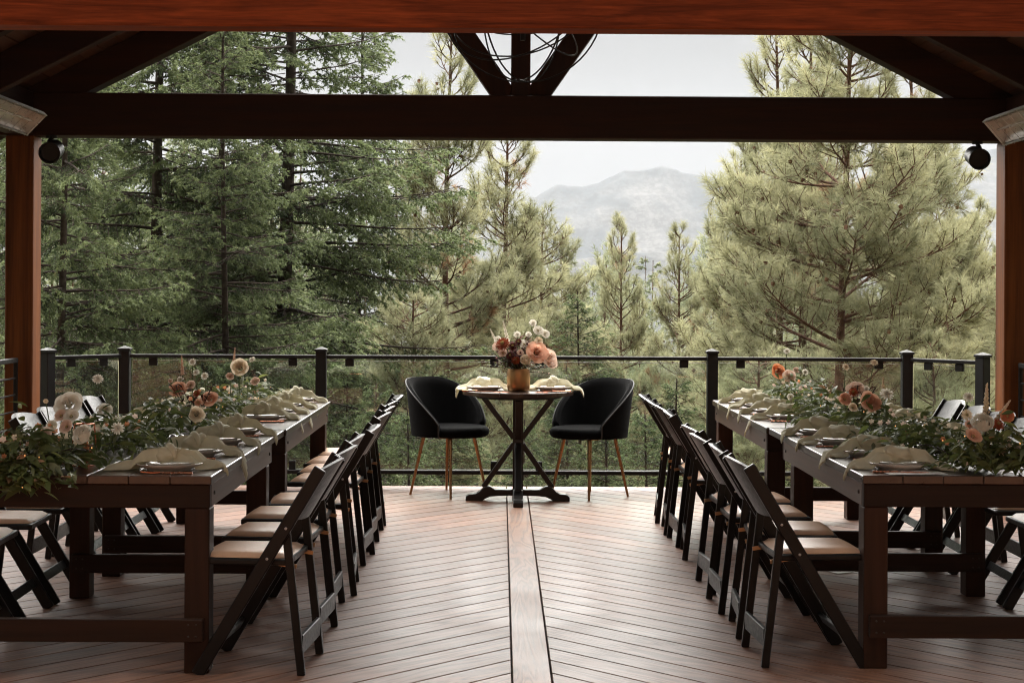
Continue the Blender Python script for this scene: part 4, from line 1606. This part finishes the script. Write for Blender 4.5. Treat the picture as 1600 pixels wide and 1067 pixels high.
for i, y in enumerate(YLI):
    setting(LI - .20 + rj.uniform(-.012, .012), y + .03, rj.uniform(-.06, .06), (f'the {ORD[i]} place, aisle side of left tables', 'aisle side of the left tables'), NAP, i)
for i, y in enumerate(YRI):
    setting(RI + .20 + rj.uniform(-.012, .012), y + .03, PI + rj.uniform(-.06, .06), (f'the {ORD[i]} place, aisle side of right tables', 'aisle side of the right tables'), NAPB, i)
for i, y in enumerate(YLO):
    setting(LO + .20, y + .03, PI + rj.uniform(-.06, .06), (f'the {OL[i]} place, outer side of left tables', 'outer side of the left tables'), NAP, i + 1, cut=False)
for i, y in enumerate(YRO):
    setting(RO - .20, y + .03, rj.uniform(-.06, .06), (f'the {OR_[i]} place, outer side of right tables', 'outer side of the right tables'), NAPB, i + 1, cut=False)
setting(RT.x - .235, RT.y - .02, PI * .95, ('the left place on the round table', 'round table'), NAPB, 1, z=RTZ)
setting(RT.x + .245, RT.y - .02, .05, ('the right place on the round table', 'round table'), NAP, 2, z=RTZ)

# printed menus and cards
def sheet_paper(name, label, loc, rz, w_, h_, mat, cat='menu'):
    m = MB()
    rows = [[(w_ * (i / 8 - .5), h_ * (j / 8 - .5), .0015 + .004 * math.sin(i * .8) ** 2 * (j / 8)) for j in range(9)] for i in range(9)]
    rows2 = [[(a, b, c - .0008) for a, b, c in r] for r in rows]
    m.grid(rows); m.grid([r[::-1] for r in rows2])
    o = m.build(name, mat, smooth=True)
    o.location = loc; o.rotation_euler = (0, 0, rz)
    tag(o, label, cat)


sheet_paper('menu_sheet', 'white paper menu lying near the front edge of the right table', (1.66, 6.27, TZ + .001), .12, .24, .11, 'paper')
sheet_paper('place_card', 'coral place card left of the brass vase', (RT.x - .12, RT.y - .27, RTZ + .001), .3, .10, .06, 'coral_card', 'card')
sheet_paper('place_card', 'coral place card right of the brass vase', (RT.x + .16, RT.y - .29, RTZ + .001), -.2, .09, .05, 'coral_card', 'card')
sheet_paper('paper_scrap', 'white scrap of paper on the deck under the right tables', px(1315, 887, 8.35).to_2d().to_3d() + Vector((0, 0, .003)), .5, .12, .09, 'paper', 'paper')
# salt and pepper
for (xx, yy, mat, lab) in ((271, 693, 'pepper', 'pepper shaker with steel cap among the left garland leaves'), (283, 692, 'salt_glass', 'salt shaker with steel cap among the left garland leaves')):
    P = px(xx, yy, 6.85)
    s = thing('shaker', lab, 'shaker', (P.x, P.y, TZ), group='salt and pepper shakers')
    MB().lathe([(.018, 0), (.021, .004), (.021, .045), (.016, .062)], 16).build('body', mat, s, smooth=True)
    MB().lathe([(.0165, .0622), (.019, .063), (.019, .075), (.012, .086), (.004, .089)], 16).build('cap', 'steel', s, smooth=True)
# copper wire lantern in the left garland
P = px(133, 690, 6.40)
ln = thing('wire_lantern', 'copper wire candle holder in the front of the left garland', 'candle holder', (P.x, P.y, TZ))
b_, t_ = .055, .040
for a in range(4):
    c0, s0 = math.cos(a * PI / 2 + .5), math.sin(a * PI / 2 + .5)
    c1, s1 = math.cos(a * PI / 2 + .5 + PI / 2), math.sin(a * PI / 2 + .5 + PI / 2)
    MB().tube([(c0 * b_, s0 * b_, .0), (c0 * t_, s0 * t_, .17)], .003, 6).build('upright', 'copper', ln)
    MB().tube([(c0 * t_, s0 * t_, .17), (c1 * t_, s1 * t_, .17)], .003, 6).build('top_bar', 'copper', ln)
    MB().tube([(c0 * b_, s0 * b_, .003), (c1 * b_, s1 * b_, .003)], .003, 6).build('base_bar', 'copper', ln)
MB().lathe([(.030, .004), (.034, .02), (.034, .085), (.031, .085), (.031, .02), (.001, .012)], 20).build('candle_cup', 'copper', ln, smooth=True)

# ================================================================== GARLANDS
def leaf_grid(L, W, fold, bend):
    """pointed oval leaf along +y, folded on its midrib, bent down at the tip"""
    m = MB()
    rows = []
    for i in range(6):
        t = i / 5
        w_ = W * math.sin(PI * min(1, t ** .8)) * .5 + (.0008 if i in (0, 5) else 0)
        z = -bend * L * t * t
        rows.append([(-w_, L * t, z + fold * w_), (0, L * t, z), (w_, L * t, z + fold * w_)])
    return m.grid(rows)


LEAF_ME = []
for mat, n in (('leaf_dark', 3), ('leaf_light', 2), ('leaf_dry', 1), ('leaf_sage', 2), ('leaf_thin', 1)):
    for k in range(n):
        if mat == 'leaf_thin':
            LEAF_ME.append(('leaf_light', leaf_grid(.075, .013, .3, .35).mesh('leaf', 'leaf_light', smooth=True))); continue
        me = leaf_grid(.064 + .012 * k, .026 + .005 * k, .35, .15 + .12 * k).mesh('leaf', mat, smooth=True)
        LEAF_ME.append((mat, me))


def leaf_arrays(me):
    co = np.empty(len(me.vertices) * 3, dtype=np.float32); me.vertices.foreach_get('co', co)
    me.calc_loop_triangles()
    tr = np.empty(len(me.loop_triangles) * 3, dtype=np.int32); me.loop_triangles.foreach_get('vertices', tr)
    return co.reshape(-1, 3), tr.reshape(-1, 3)


LEAF_ARR = [leaf_arrays(me) for _, me in LEAF_ME]


def path_at(path, t):
    n = len(path) - 1
    q = min(max(t, 0), .9999) * n
    i = int(q); f = q - i
    p0 = Vector(path[max(i - 1, 0)]); p1 = Vector(path[i]); p2 = Vector(path[i + 1]); p3 = Vector(path[min(i + 2, n)])
    return 0.5 * ((2 * p1) + (p2 - p0) * f + (2 * p0 - 5 * p1 + 4 * p2 - p3) * f * f + (3 * p1 - p0 - 3 * p2 + p3) * f ** 3)


def garland(label, path, halfw, seed, nleaf, single, dry_front, top_h=.135, edge_y=None):
    r = random.Random(seed)
    t = thing('leaf_garland', label, 'garland', group='table garlands')
    m = MB()
    for k in range(16):                              # woody runners
        ph = r.uniform(0, 6); a0 = r.uniform(0, .75); a1 = a0 + r.uniform(.15, .3)
        pts = []
        for i in range(14):
            q = path_at(path, a0 + (min(a1, 1) - a0) * i / 13)
            pts.append((q.x + halfw * .6 * math.sin(ph + i * .5), q.y, q.z + .03 + .03 * math.sin(ph * 2 + i * .8)))
        m.tube(pts, .0028, 5)
    m.build('stems', 'stem_dark', t)
    acc = {}
    cand = []
    for k in range(nleaf):
        tt = r.random() ** 1.15
        c = path_at(path, tt)
        g = max(-1.6, min(1.6, r.gauss(0, .62)))
        off = g * halfw * (1 + .3 * math.sin(tt * 23))
        hh = top_h * max(.12, 1 - (g / 1.5) ** 2) * (.35 + .9 * math.sin(tt * 17 + seed) ** 2)
        if r.random() < .10:
            hh += r.uniform(.02, .10)
        z = c.z + hh * r.random() ** .6
        base = Vector((c.x + off, c.y + r.uniform(-.04, .04), z))
        if edge_y is None or base.y > edge_y:
            base.z = max(base.z, TZ + .006)
        a = r.uniform(0, 2 * PI)
        el = r.uniform(-.45, .75) - .35 * abs(g)
        d = Vector((math.cos(a) * math.cos(el) + .5 * g, math.sin(a) * math.cos(el) - .25, math.sin(el))).normalized()
        if base.z + d.z * .07 < TZ + .004 and (edge_y is None or base.y > edge_y):
            d.z = abs(d.z) * .3; d.normalize()
        up = Vector((r.gauss(0, .5), r.gauss(0, .5) - .2, 1)).normalized()
        x = d.cross(up)
        if x.length < 1e-3:
            continue
        x.normalize(); zz = x.cross(d)
        s = r.uniform(.42, 1.05)
        M = Matrix.Translation(base) @ Matrix((x, d, zz)).transposed().to_4x4() @ Matrix.Scale(s, 4)
        kind = r.choices(range(9), (2.2, 2.2, 1.4, 1.5, 1.4, .16 + (.6 if dry_front and tt < .12 else 0), .8, .8, 1.6))[0]
        cand.append((base.y - z * 1.5, kind, M))
    cand.sort(key=lambda q: q[0])
    for _, kind, M in cand[:single]:                 # the leaves that show largest
        obj('leaf', LEAF_ME[kind][1], t, M)
    for _, kind, M in cand[single:]:
        acc.setdefault(LEAF_ME[kind][0], []).append((kind, M))
    for mat, items in acc.items():
        cos, trs, o = [], [], 0
        for kind, M in items:
            co, tr = LEAF_ARR[kind]
            A = np.array(M)
            cos.append(co @ A[:3, :3].T + A[:3, 3]); trs.append(tr + o); o += len(co)
        ob = obj('leaves', fast_mesh('leaves', np.concatenate(cos), np.concatenate(trs), mat), t)
        ob['kind'] = 'stuff'
    # sprinkling of tiny filler blossoms, too small to pick apart
    for mat in ('petal_pale', 'petal_cream', 'petal_peach'):
        m = MB()
        for k in range(42 if mat != 'petal_peach' else 18):
            tt = r.random()
            c = path_at(path, tt)
            g = r.gauss(0, .5)
            p = Vector((c.x + g * halfw, c.y + r.uniform(-.03, .03), c.z + top_h * max(.25, 1 - (g / 1.4) ** 2) * r.uniform(.55, 1.25)))
            q = Vector((r.gauss(0, .4), -1, r.uniform(.1, .9))).to_track_quat('Z', 'Y').to_matrix()
            rad = r.uniform(.008, .015)
            for j in range(6):
                a = j * PI / 3 + tt * 9
                e = [(0, 0, 0), (math.cos(a - .5) * .7, math.sin(a - .5) * .7, .25), (math.cos(a), math.sin(a), .45), (math.cos(a + .5) * .7, math.sin(a + .5) * .7, .25)]
                m.add([p + q @ (Vector(v_) * rad) for v_ in e], [(0, 1, 2, 3)])
        ob = m.build('small_blossoms', mat, t, smooth=True)
        ob['kind'] = 'stuff'
    return t


GL = [(-1.93, 5.985, .70), (-1.86, 6.05, .785), (-1.72, 6.35, .79), (-1.63, 7.0, .79), (-1.60, 7.7, .79), (-1.58, 8.5, .79), (-1.55, 9.4, .785), (-1.52, 10.05, .78)]
GR = [(2.15, 6.23, .785), (1.98, 6.32, .785), (1.86, 6.75, .79), (1.82, 7.4, .79), (1.82, 8.2, .79), (1.85, 9.0, .785), (1.86, 9.7, .785), (1.85, 10.2, .78)]
garland('mixed leaf garland with roses running down the left tables', GL, .135, 5, 2900, 290, True, edge_y=6.07)
garland('dark green leaf garland with roses running down the right tables', GR, .150, 9, 3100, 290, False, edge_y=6.19)


def fairy(label, path, seed, n):
    r = random.Random(seed)
    t = thing('fairy_lights', label, 'string lights', group='fairy lights')
    pts = []
    for i in range(n):
        q = path_at(path, i / (n - 1) * .97)
        pts.append(Vector((q.x + .11 * math.sin(i * 1.7 + seed) + r.uniform(-.02, .02), q.y - .02, q.z + .035 + .075 * abs(math.sin(i * 2.3)))))
    MB().tube(pts, .0007, 4).build('wire', 'stem_dark', t)
    for p in pts:
        MB().lathe([(.001, -.002), (.002, 0), (.001, .003)], 6, p - Vector((0, 0, .004))).build('bulb', 'fairy_bulb', t)


fairy('warm fairy lights wound through the left garland', GL, 2, 26)
fairy('warm fairy lights wound through the right garland', GR, 3, 26)

# ================================================================== FLOWERS
def petal(R, H, w, r0, r1, curl, n=6, ruffle=0.0):
    """one petal standing at +x of the flower axis"""
    rows = []
    for i in range(n):
        v = i / (n - 1)
        row = []
        wid = w * min(1, .42 + 1.0 * v) * (1 - .30 * max(0, (v - .72) / .28) ** 2)
        for j in range(7):
            u = j / 6 * 2 - 1
            a = u * wid
            rr = r0 + (r1 - r0) * v ** 1.3 + curl * max(0, v - .72) * 1.6 - .06 * R * u * u * v
            z = H * (v - .20 * u * u * v * v) - curl * max(0, v - .8) ** 1.2 * .9 + ruffle * math.sin(6 * u + 2) * v * v
            row.append((rr * math.cos(a), rr * math.sin(a), z))
        rows.append(row)
    return MB().grid(rows)


PET = {}


def petals_for(kind, mat):
    key = (kind, mat)
    if key in PET:
        return PET[key]
    lay = []
    if kind == 'rose':       # unit radius
        spec = [(3, .86, 1.2, .11, .19, .04), (4, .82, 1.0, .22, .36, .10), (5, .72, .86, .34, .56, .16), (5, .56, .82, .46, .80, .22), (6, .34, .76, .50, 1.05, .26)]
        for n, H, w_, r0, r1, c in spec:
            lay.append((n, petal(1, H, w_, r0 * .8, r1, c, ruffle=.012).mesh('petal', mat, smooth=True)))
    elif kind == 'ranunculus':
        for n, H, w_, r0, r1, c in [(3, .76, 1.4, .10, .035, 0), (4, .80, .9, .22, .12, 0), (6, .82, .7, .38, .26, 0), (8, .80, .55, .55, .46, 0), (9, .72, .5, .68, .68, 0), (10, .58, .46, .74, .86, 0), (11, .42, .42, .72, 1.0, .02)]:
            lay.append((n, petal(1, H, w_, r0, r1, c).mesh('petal', mat, smooth=True)))
    elif kind == 'open':     # garden rose / anemone, wide open
        for n, H, w_, r0, r1, c in [(5, .50, .80, .14, .34, .06), (6, .46, .74, .24, .58, .10), (7, .36, .66, .34, .82, .14), (7, .24, .64, .40, 1.0, .16)]:
            lay.append((n, petal(1, H, w_, r0, r1, c, ruffle=.03).mesh('petal', mat, smooth=True)))
    PET[key] = lay
    return lay


def aim_matrix(c, look, s):
    z = Vector(look).normalized()
    return Matrix.Translation(c) @ z.to_track_quat('Z', 'Y').to_matrix().to_4x4() @ Matrix.Scale(s, 4)


FSEED = random.Random(12)


def bloom(kind, mat, x, y, d, dia, label, foot=None, look=None, group='flowers'):
    """a flower whose heart stands at photo pixel x,y and depth d"""
    c = px(x, y, d)
    s = dia / 2
    lk = look or (FSEED.uniform(-.35, .35), -1.0, FSEED.uniform(.35, .9))
    M = aim_matrix(c - Vector(lk).normalized() * s * .3, lk, s)
    name = {'rose': 'rose', 'ranunculus': 'ranunculus', 'open': 'garden_rose', 'scabiosa': 'scabiosa', 'spike': 'flower_spike', 'daisy': 'daisy', 'zinnia': 'zinnia'}[kind]
    t = thing(name, label, 'flower', group=group)
    t.matrix_world = M
    inv = M.inverted()
    if kind in ('rose', 'ranunculus', 'open'):
        for li, (n, me) in enumerate(petals_for(kind, mat)):
            for k in range(n):
                a = 2 * PI * k / n + li * .7 + FSEED.uniform(-.1, .1)
                obj('petal', me, t, Matrix.Rotation(a, 4, 'Z') @ Matrix.Rotation(FSEED.uniform(-.13, .13), 4, 'Y') @ Matrix.Scale(FSEED.uniform(.93, 1.07), 4))
        if kind == 'rose':
            MB().lathe([(.09, .35), (.12, .62), (.09, .80), (.02, .86)], 10).build('bud', mat, t, smooth=True)
        if kind == 'open':
            MB().lathe([(.16, .02), (.2, .08), (.14, .16), (.03, .19)], 12).build('centre', 'pollen', t, smooth=True)
        MB().lathe([(.05, -.12), (.18, -.06), (.26, .04), (.10, .05)], 10).build('calyx', 'stem_green', t, smooth=True)
    elif kind in ('scabiosa', 'daisy', 'zinnia'):
        m = MB()
        rings = [(14, 1.0, .10), (12, .78, .26), (9, .5, .38)] if kind == 'scabiosa' else ([(15, 1.0, .05), (13, .9, .12)] if kind == 'daisy' else [(20, 1.0, .0), (18, .85, .12), (16, .68, .24), (12, .5, .34), (8, .3, .4)])
        for n, rr, h in rings:
            for k in range(n):
                a = 2 * PI * k / n + rr + FSEED.uniform(-.1, .1)
                wv = 3.0 / n * rr * .62
                c0, s0 = math.cos(a), math.sin(a)
                pts = []
                for v, ww in ((.12, .25), (.5, .9), (.85, 1.0), (1.0, .5)):
                    e = rr * v
                    zz = h * (.5 + .5 * v) + .06 * math.sin(k * 2.1) * v
                    pts.append([(c0 * e - s0 * wv * ww, s0 * e + c0 * wv * ww, zz + .05), (c0 * e, s0 * e, zz), (c0 * e + s0 * wv * ww, s0 * e - c0 * wv * ww, zz + .05)])
                m.grid(pts)
        m.build('petals', mat, t, smooth=True)
        cm = MB()
        for k in range(26):
            rr = .30 * math.sqrt(k / 26); a = k * 2.4
            cm.lathe([(.03, 0), (.045, .05), (.02, .09)], 5, (rr * math.cos(a), rr * math.sin(a), (.44 if kind != 'daisy' else .14) - rr * .3))
        cm.build('centre', 'pollen' if kind != 'scabiosa' else mat, t)
        MB().lathe([(.04, -.1), (.3, -.02), (.34, .05), (.1, .06)], 8).build('calyx', 'stem_green', t)
    elif kind == 'spike':     # here 'dia' is the length, look is the axis
        m = MB()
        nfl = 34
        for k in range(nfl):
            v = k / nfl
            rr = (.20 * (1 - v) ** .8 + .03)
            a = k * 2.4
            pz = -1 + 2 * v
            m.lathe([(.03, -.07), (.13 * (1.05 - v * .75), 0), (.09 * (1.05 - v * .75), .07), (.01, .11)], 6, (rr * .9 * math.cos(a), rr * .55 * math.sin(a), pz))
        m.build('florets', mat, t, smooth=True)
        MB().tube([(0, 0, -1.0), (0.02, 0, 1)], [.03, .012], 5).build('axis', 'stem_green', t)
    if foot is not None:
        back = M @ Vector((0, 0, -.08 if kind != 'spike' else -1))
        MB().tube([inv @ Vector(foot), inv @ ((Vector(foot) + back) / 2 + Vector((FSEED.uniform(-.015, .015), .005, 0))), inv @ back], [.0024 / s] * 3, 5).build('stem', 'stem_green', t)
    return t


def gfoot(x, y, d, path):
    c = px(x, y, d)
    best = min(path, key=lambda q: abs(q[1] - c.y))
    return (c.x * .6 + best[0] * .4, c.y + .03, .80)


FL = [
    # left garland, front cluster
    ('rose', 'petal_white', 108, 630, 6.30, .102, 'large white rose, highest at the front of the left garland'),
    ('ranunculus', 'petal_white', 130, 678, 6.10, .080, 'round white ranunculus in front of the copper candle holder'),
    ('open', 'petal_white', 112, 648, 6.22, .062, 'small white garden rose just below the large white rose'),
    ('open', 'petal_pale', 104, 665, 6.15, .056, 'pale pink garden rose left of the round white ranunculus'),
    ('open', 'petal_pale', 96, 648, 6.25, .050, 'pale blossom tucked behind the small white garden rose'),
    ('rose', 'petal_white', 165, 640, 6.75, .062, 'small white rose right of the large white rose'),
    ('scabiosa', 'petal_white', 185, 668, 6.45, .056, 'frilly white scabiosa low in the left garland'),
    ('scabiosa', 'petal_white', 154, 591, 7.05, .052, 'white scabiosa on a tall stem above the left garland'),
    ('open', 'petal_pale', 69, 677, 6.20, .070, 'pale blossom over the outer napkin at the left edge'),
    ('daisy', 'petal_cream', 73, 626, 6.30, .022, 'tiny yellowish bud on a thin stem beside the left post'),
    ('open', 'petal_white', 82, 664, 6.30, .046, 'white open blossom left of the rose cluster'),
    # left garland, middle cluster
    ('rose', 'petal_blush', 278, 607, 8.05, .084, 'blush rose at the top left of the middle left cluster'),
    ('rose', 'petal_blush', 327, 622, 7.95, .082, 'blush rose at the right of the middle left cluster'),
    ('rose', 'petal_cream', 308, 647, 7.65, .072, 'cream rose at the foot of the middle left cluster'),
    ('open', 'petal_pale', 298, 601, 8.10, .050, 'pale blossom between the two blush roses on the left'),
    ('zinnia', 'petal_rust', 307, 614, 8.0, .044, 'rust zinnia in the heart of the middle left cluster'),
    ('zinnia', 'petal_blush', 310, 628, 7.85, .046, 'small pleated blush zinnia under the rust one'),
    ('scabiosa', 'petal_white', 301, 565, 8.20, .042, 'highest white scabiosa of the middle left cluster'),
    ('scabiosa', 'petal_white', 307, 581, 8.15, .040, 'middle white scabiosa of the three on the left'),
    ('scabiosa', 'petal_white', 320, 587, 8.15, .042, 'rightmost white scabiosa of the three on the left'),
    ('spike', 'petal_pale', 285, 566, 8.2, .10, 'thin pale grass head left of the three scabiosas'),
    ('open', 'petal_white', 282, 592, 8.2, .034, 'small white blossom above the left blush rose'),
    ('open', 'petal_pale', 267, 594, 8.2, .026, 'tiny pink bud beside the left blush rose'),
    # left garland, far cluster
    ('rose', 'petal_cream', 375, 573, 9.15, .094, 'cream rose topping the far end of the left garland'),
    ('scabiosa', 'petal_white', 394, 561, 9.25, .042, 'white scabiosa right of the far cream rose'),
    ('spike', 'petal_pale', 367, 551, 9.3, .09, 'slim flower spike above the far cream rose'),
    ('open', 'petal_pale', 399, 595, 9.2, .056, 'pale blossom low right of the far cream rose'),
    ('open', 'petal_pale', 360, 587, 9.1, .046, 'pale blossom low left of the far cream rose'),
    # right garland, far cluster
    ('rose', 'petal_peach', 1217, 580, 10.0, .088, 'peach rose at the far end of the right garland'),
    ('rose', 'petal_pale', 1234, 588, 9.9, .080, 'pale pink rose right of the far peach rose'),
    ('open', 'petal_pale', 1245, 578, 10.0, .042, 'small pale blossom behind the far pale pink rose'),
    ('scabiosa', 'petal_white', 1259, 581, 9.9, .044, 'white scabiosa right of the far pale pink rose'),
    ('scabiosa', 'petal_white', 1230, 548, 10.05, .046, 'white scabiosa on a tall stem at rail height far right'),
    ('open', 'petal_white', 1236, 620, 9.4, .042, 'white blossom lying low in the far right garland'),
    # right garland, middle cluster
    ('rose', 'petal_blush', 1362, 628, 7.65, .104, 'large blush rose in the middle of the right garland'),
    ('rose', 'petal_pale', 1338, 608, 7.9, .084, 'pale rose behind the large blush rose on the right'),
    ('zinnia', 'petal_rust', 1334, 612, 7.8, .050, 'rust zinnia left of the large blush rose'),
    ('scabiosa', 'petal_white', 1387, 615, 7.75, .072, 'big white scabiosa right of the large blush rose'),
    ('scabiosa', 'petal_white', 1355, 607, 7.9, .036, 'small white scabiosa above the large blush rose'),
    ('scabiosa', 'petal_cream', 1323, 573, 8.1, .042, 'cream scabiosa on a tall stem left of the middle right cluster'),
    ('scabiosa', 'petal_cream', 1367, 566, 8.0, .042, 'cream scabiosa on a tall stem over the middle right cluster'),
    ('open', 'petal_blush', 1322, 623, 7.8, .066, 'dusky garden rose left of the large blush rose'),
    ('open', 'petal_cream', 1334, 636, 7.55, .046, 'cream blossom below the dusky garden rose'),
    ('spike', 'petal_cream', 1381, 600, 7.9, .10, 'cream flower spike beside the big white scabiosa'),
    # right garland, front cluster
    ('ranunculus', 'petal_white', 1537, 661, 6.25, .092, 'round white ranunculus at the front of the right garland'),
    ('open', 'petal_blush', 1524, 680, 6.18, .066, 'blush garden rose below the round white ranunculus on the right'),
    ('daisy', 'petal_cream', 1513, 648, 6.35, .050, 'cream daisy left of the right ranunculus'),
    ('scabiosa', 'petal_white', 1515, 620, 6.6, .048, 'white scabiosa on a stem above the cream daisy'),
    ('zinnia', 'petal_blush', 1517, 662, 6.3, .044, 'pink zinnia tucked left of the right ranunculus'),
    ('zinnia', 'petal_rust', 1562, 662, 6.32, .056, 'rust zinnia right of the right ranunculus'),
    ('open', 'petal_peach', 1576, 650, 6.35, .054, 'peach blossom at the right edge near the post'),
    ('spike', 'petal_cream', 1543, 619, 6.5, .15, 'long upright cream flower spike before the right post'),
    ('spike', 'petal_cream', 1571, 639, 6.4, .12, 'leaning cream flower spike right of the ranunculus'),
]
for kind, mat, x, y, d, dia, lab in FL:
    path = GL if x < 800 else GR
    look = None
    if kind == 'spike':
        look = (.55, 0, .8) if x == 1571 else (FSEED.uniform(-.15, .15), 0, 1)
    bloom(kind, mat, x, y, d, dia, lab, gfoot(x, y, d, path), look, 'flowers in the garlands')

# burgundy foliage in the garlands' clusters and in the bouquet


def spray(name, label, cat, items, mat, stem_mat='stem_dark', group=None):
    """leafy sprigs: items = (foot, tip, n leaves, leaf size)"""
    t = thing(name, label, cat, group=group)
    m = MB()
    acc = MB()
    r = random.Random(len(label))
    for foot, tip, n, sz in items:
        foot, tip = Vector(foot), Vector(tip)
        mid = (foot + tip) / 2 + Vector((r.uniform(-.02, .02), r.uniform(-.02, .02), .01))
        m.tube([foot, mid, tip], .0017, 4)
        for k in range(n):
            v = .25 + .75 * (k + .5) / n
            p = foot.lerp(mid, v * 2) if v < .5 else mid.lerp(tip, v * 2 - 1)
            a = k * 2.4 + r.random()
            d = ((tip - foot).normalized() * .6 + Vector((math.cos(a), math.sin(a), r.uniform(-.2, .5)))).normalized()
            up = Vector((0, -.3, 1)); x = d.cross(up).normalized(); zz = x.cross(d)
            M = Matrix.Translation(p) @ Matrix((x, d, zz)).transposed().to_4x4() @ Matrix.Scale(sz / .07 * r.uniform(.7, 1.15), 4)
            o = obj('leaf', LEAF_BY[mat], t, M)
    m.build('sprigs', stem_mat, t)
    return t


LEAF_BY = {'leaf_dark': LEAF_ME[0][1], 'leaf_light': LEAF_ME[3][1], 'leaf_dry': LEAF_ME[5][1],
           'leaf_burgundy': leaf_grid(.07, .022, .35, .2).mesh('leaf', 'leaf_burgundy', smooth=True)}


def fan(x, y, d, w_, h_, n, foot, seed):
    r = random.Random(seed)
    out = []
    for k in range(n):
        tip = px(x + r.uniform(-w_, w_), y - r.uniform(0, h_), d + r.uniform(-.05, .05))
        out.append((foot, tip, r.randint(7, 11), r.uniform(.028, .042)))
    return out


c = px(300, 650, 7.95)
spray('burgundy_sprigs', 'dark burgundy sprigs among the middle left roses', 'foliage', fan(300, 635, 7.95, 34, 40, 9, (c.x, c.y, .80), 1), 'leaf_burgundy', group='burgundy sprigs')
c = px(1345, 650, 7.85)
spray('burgundy_sprigs', 'dark burgundy sprigs among the middle right roses', 'foliage', fan(1340, 632, 7.85, 34, 30, 8, (c.x, c.y, .80), 2), 'leaf_burgundy', group='burgundy sprigs')
c = px(1540, 690, 6.35)
spray('burgundy_sprigs', 'reddish sprigs beside the right ranunculus', 'foliage', fan(1560, 665, 6.35, 26, 26, 5, (c.x, c.y, .80), 3), 'leaf_burgundy', group='burgundy sprigs')

# ------------------------------------------------------------------ vase and bouquet
VZ = RTZ + .001
v = tag(MB().lathe([(.066, 0), (.074, .006), (.080, .03), (.083, .075), (.083, .125), (.080, .150), (.077, .158), (.075, .158), (.077, .12), (.074, .02), (.001, .012)], 40).build('vase', 'brass', smooth=True),
        'round brass vase holding the bouquet on the round table', 'vase')
v.location = (RT.x, RT.y - .12, VZ)
VT = Vector((RT.x, RT.y - .12, VZ + .13))
dB = RT.y - .12


def vfoot(x):
    return (VT.x + (x - 808) * .0007, VT.y, VT.z)


BQ = [
    ('rose', 'petal_blush', 839, 550, dB - .10, .112, 'large blush rose right of centre in the bouquet'),
    ('rose', 'petal_pale', 858, 558, dB - .06, .092, 'pale rose at the right edge of the bouquet'),
    ('open', 'petal_pale', 863, 566, dB - .03, .066, 'pale garden rose low at the right of the bouquet'),
    ('ranunculus', 'petal_cream', 821, 562, dB - .13, .062, 'cream ranunculus low in the middle of the bouquet'),
    ('zinnia', 'petal_rust', 785, 536, dB - .09, .082, 'rust zinnia at the left of the bouquet'),
    ('zinnia', 'petal_rust', 806, 562, dB - .12, .050, 'small rust zinnia low in the bouquet'),
    ('scabiosa', 'petal_white', 833, 504, dB, .046, 'white scabiosa highest in the bouquet'),
    ('scabiosa', 'petal_white', 808, 522, dB - .03, .042, 'white scabiosa at the top middle of the bouquet'),
    ('scabiosa', 'petal_white', 826, 522, dB - .02, .038, 'white scabiosa right of the top middle one'),
    ('open', 'petal_white', 841, 516, dB - .02, .058, 'white open blossom at the upper right of the bouquet'),
    ('open', 'petal_white', 852, 521, dB, .050, 'white open blossom farthest right at the bouquet top'),
    ('open', 'petal_cream', 842, 532, dB - .04, .046, 'cream blossom above the large blush rose'),
    ('open', 'petal_white', 819, 537, dB - .06, .050, 'white blossom left of the large blush rose'),
    ('spike', 'petal_white', 789, 514, dB, .13, 'white flower spike at the upper left of the bouquet'),
    ('spike', 'petal_white', 770, 523, dB, .10, 'loose white spray at the far left of the bouquet'),
    ('open', 'petal_pale', 785, 551, dB - .09, .052, 'pale pink blossom under the rust zinnia'),
    ('zinnia', 'petal_burgundy', 801, 540, dB - .10, .050, 'dark burgundy zinnia in the heart of the bouquet'),
    ('zinnia', 'petal_burgundy', 810, 534, dB - .08, .042, 'burgundy zinnia above the bouquet heart'),
    ('zinnia', 'petal_burgundy', 797, 555, dB - .12, .046, 'burgundy zinnia low left in the bouquet'),
    ('rose', 'petal_pale', 776, 541, dB - .06, .050, 'pale rose at the left edge of the bouquet'),
    ('open', 'petal_white', 777, 530, dB - .04, .040, 'white blossom at the left edge of the bouquet'),
    ('open', 'petal_pale', 813, 550, dB - .11, .036, 'small pink bud in the middle of the bouquet'),
]
for kind, mat, x, y, d, dia, lab in BQ:
    dia *= 1.28
    look = ((x - 812) * .012, -1.0, .55) if kind != 'spike' else ((x - 808) * .012, 0, 1)
    bloom(kind, mat, x, y, d, dia, lab, vfoot(x), look, 'flowers of the bouquet')
r9 = random.Random(9)
it = []
for k in range(46):
    it.append((vfoot(800), px(795 + r9.uniform(-22, 34), 535 + r9.uniform(-10, 34), dB + r9.uniform(-.12, .10)), r9.randint(6, 9), .050))
spray('burgundy_sprigs', 'dark burgundy sprigs filling the heart of the bouquet', 'foliage', it, 'leaf_burgundy', group='burgundy sprigs')
it = []
for k in range(14):
    it.append((vfoot(795), px(772 + r9.uniform(-10, 18), 552 + r9.uniform(-14, 20), dB + r9.uniform(-.10, .06)), 8, .036))
for k in range(5):
    it.append((vfoot(825), px(838 + r9.uniform(-10, 24), 574 + r9.uniform(-6, 10), dB + r9.uniform(-.12, .06)), 7, .034))
spray('leafy_sprigs', 'dark green leafy sprigs round the rim of the vase', 'foliage', it, 'leaf_dark', group='green sprigs')
it = [(vfoot(830), px(862 + r9.uniform(-8, 10), 576 + r9.uniform(-6, 10), dB - .06), 9, .022) for k in range(5)]
spray('dry_sprigs', 'dry reddish-tan sprigs drooping at the right of the bouquet', 'foliage', it, 'leaf_dry', group='dry sprigs')
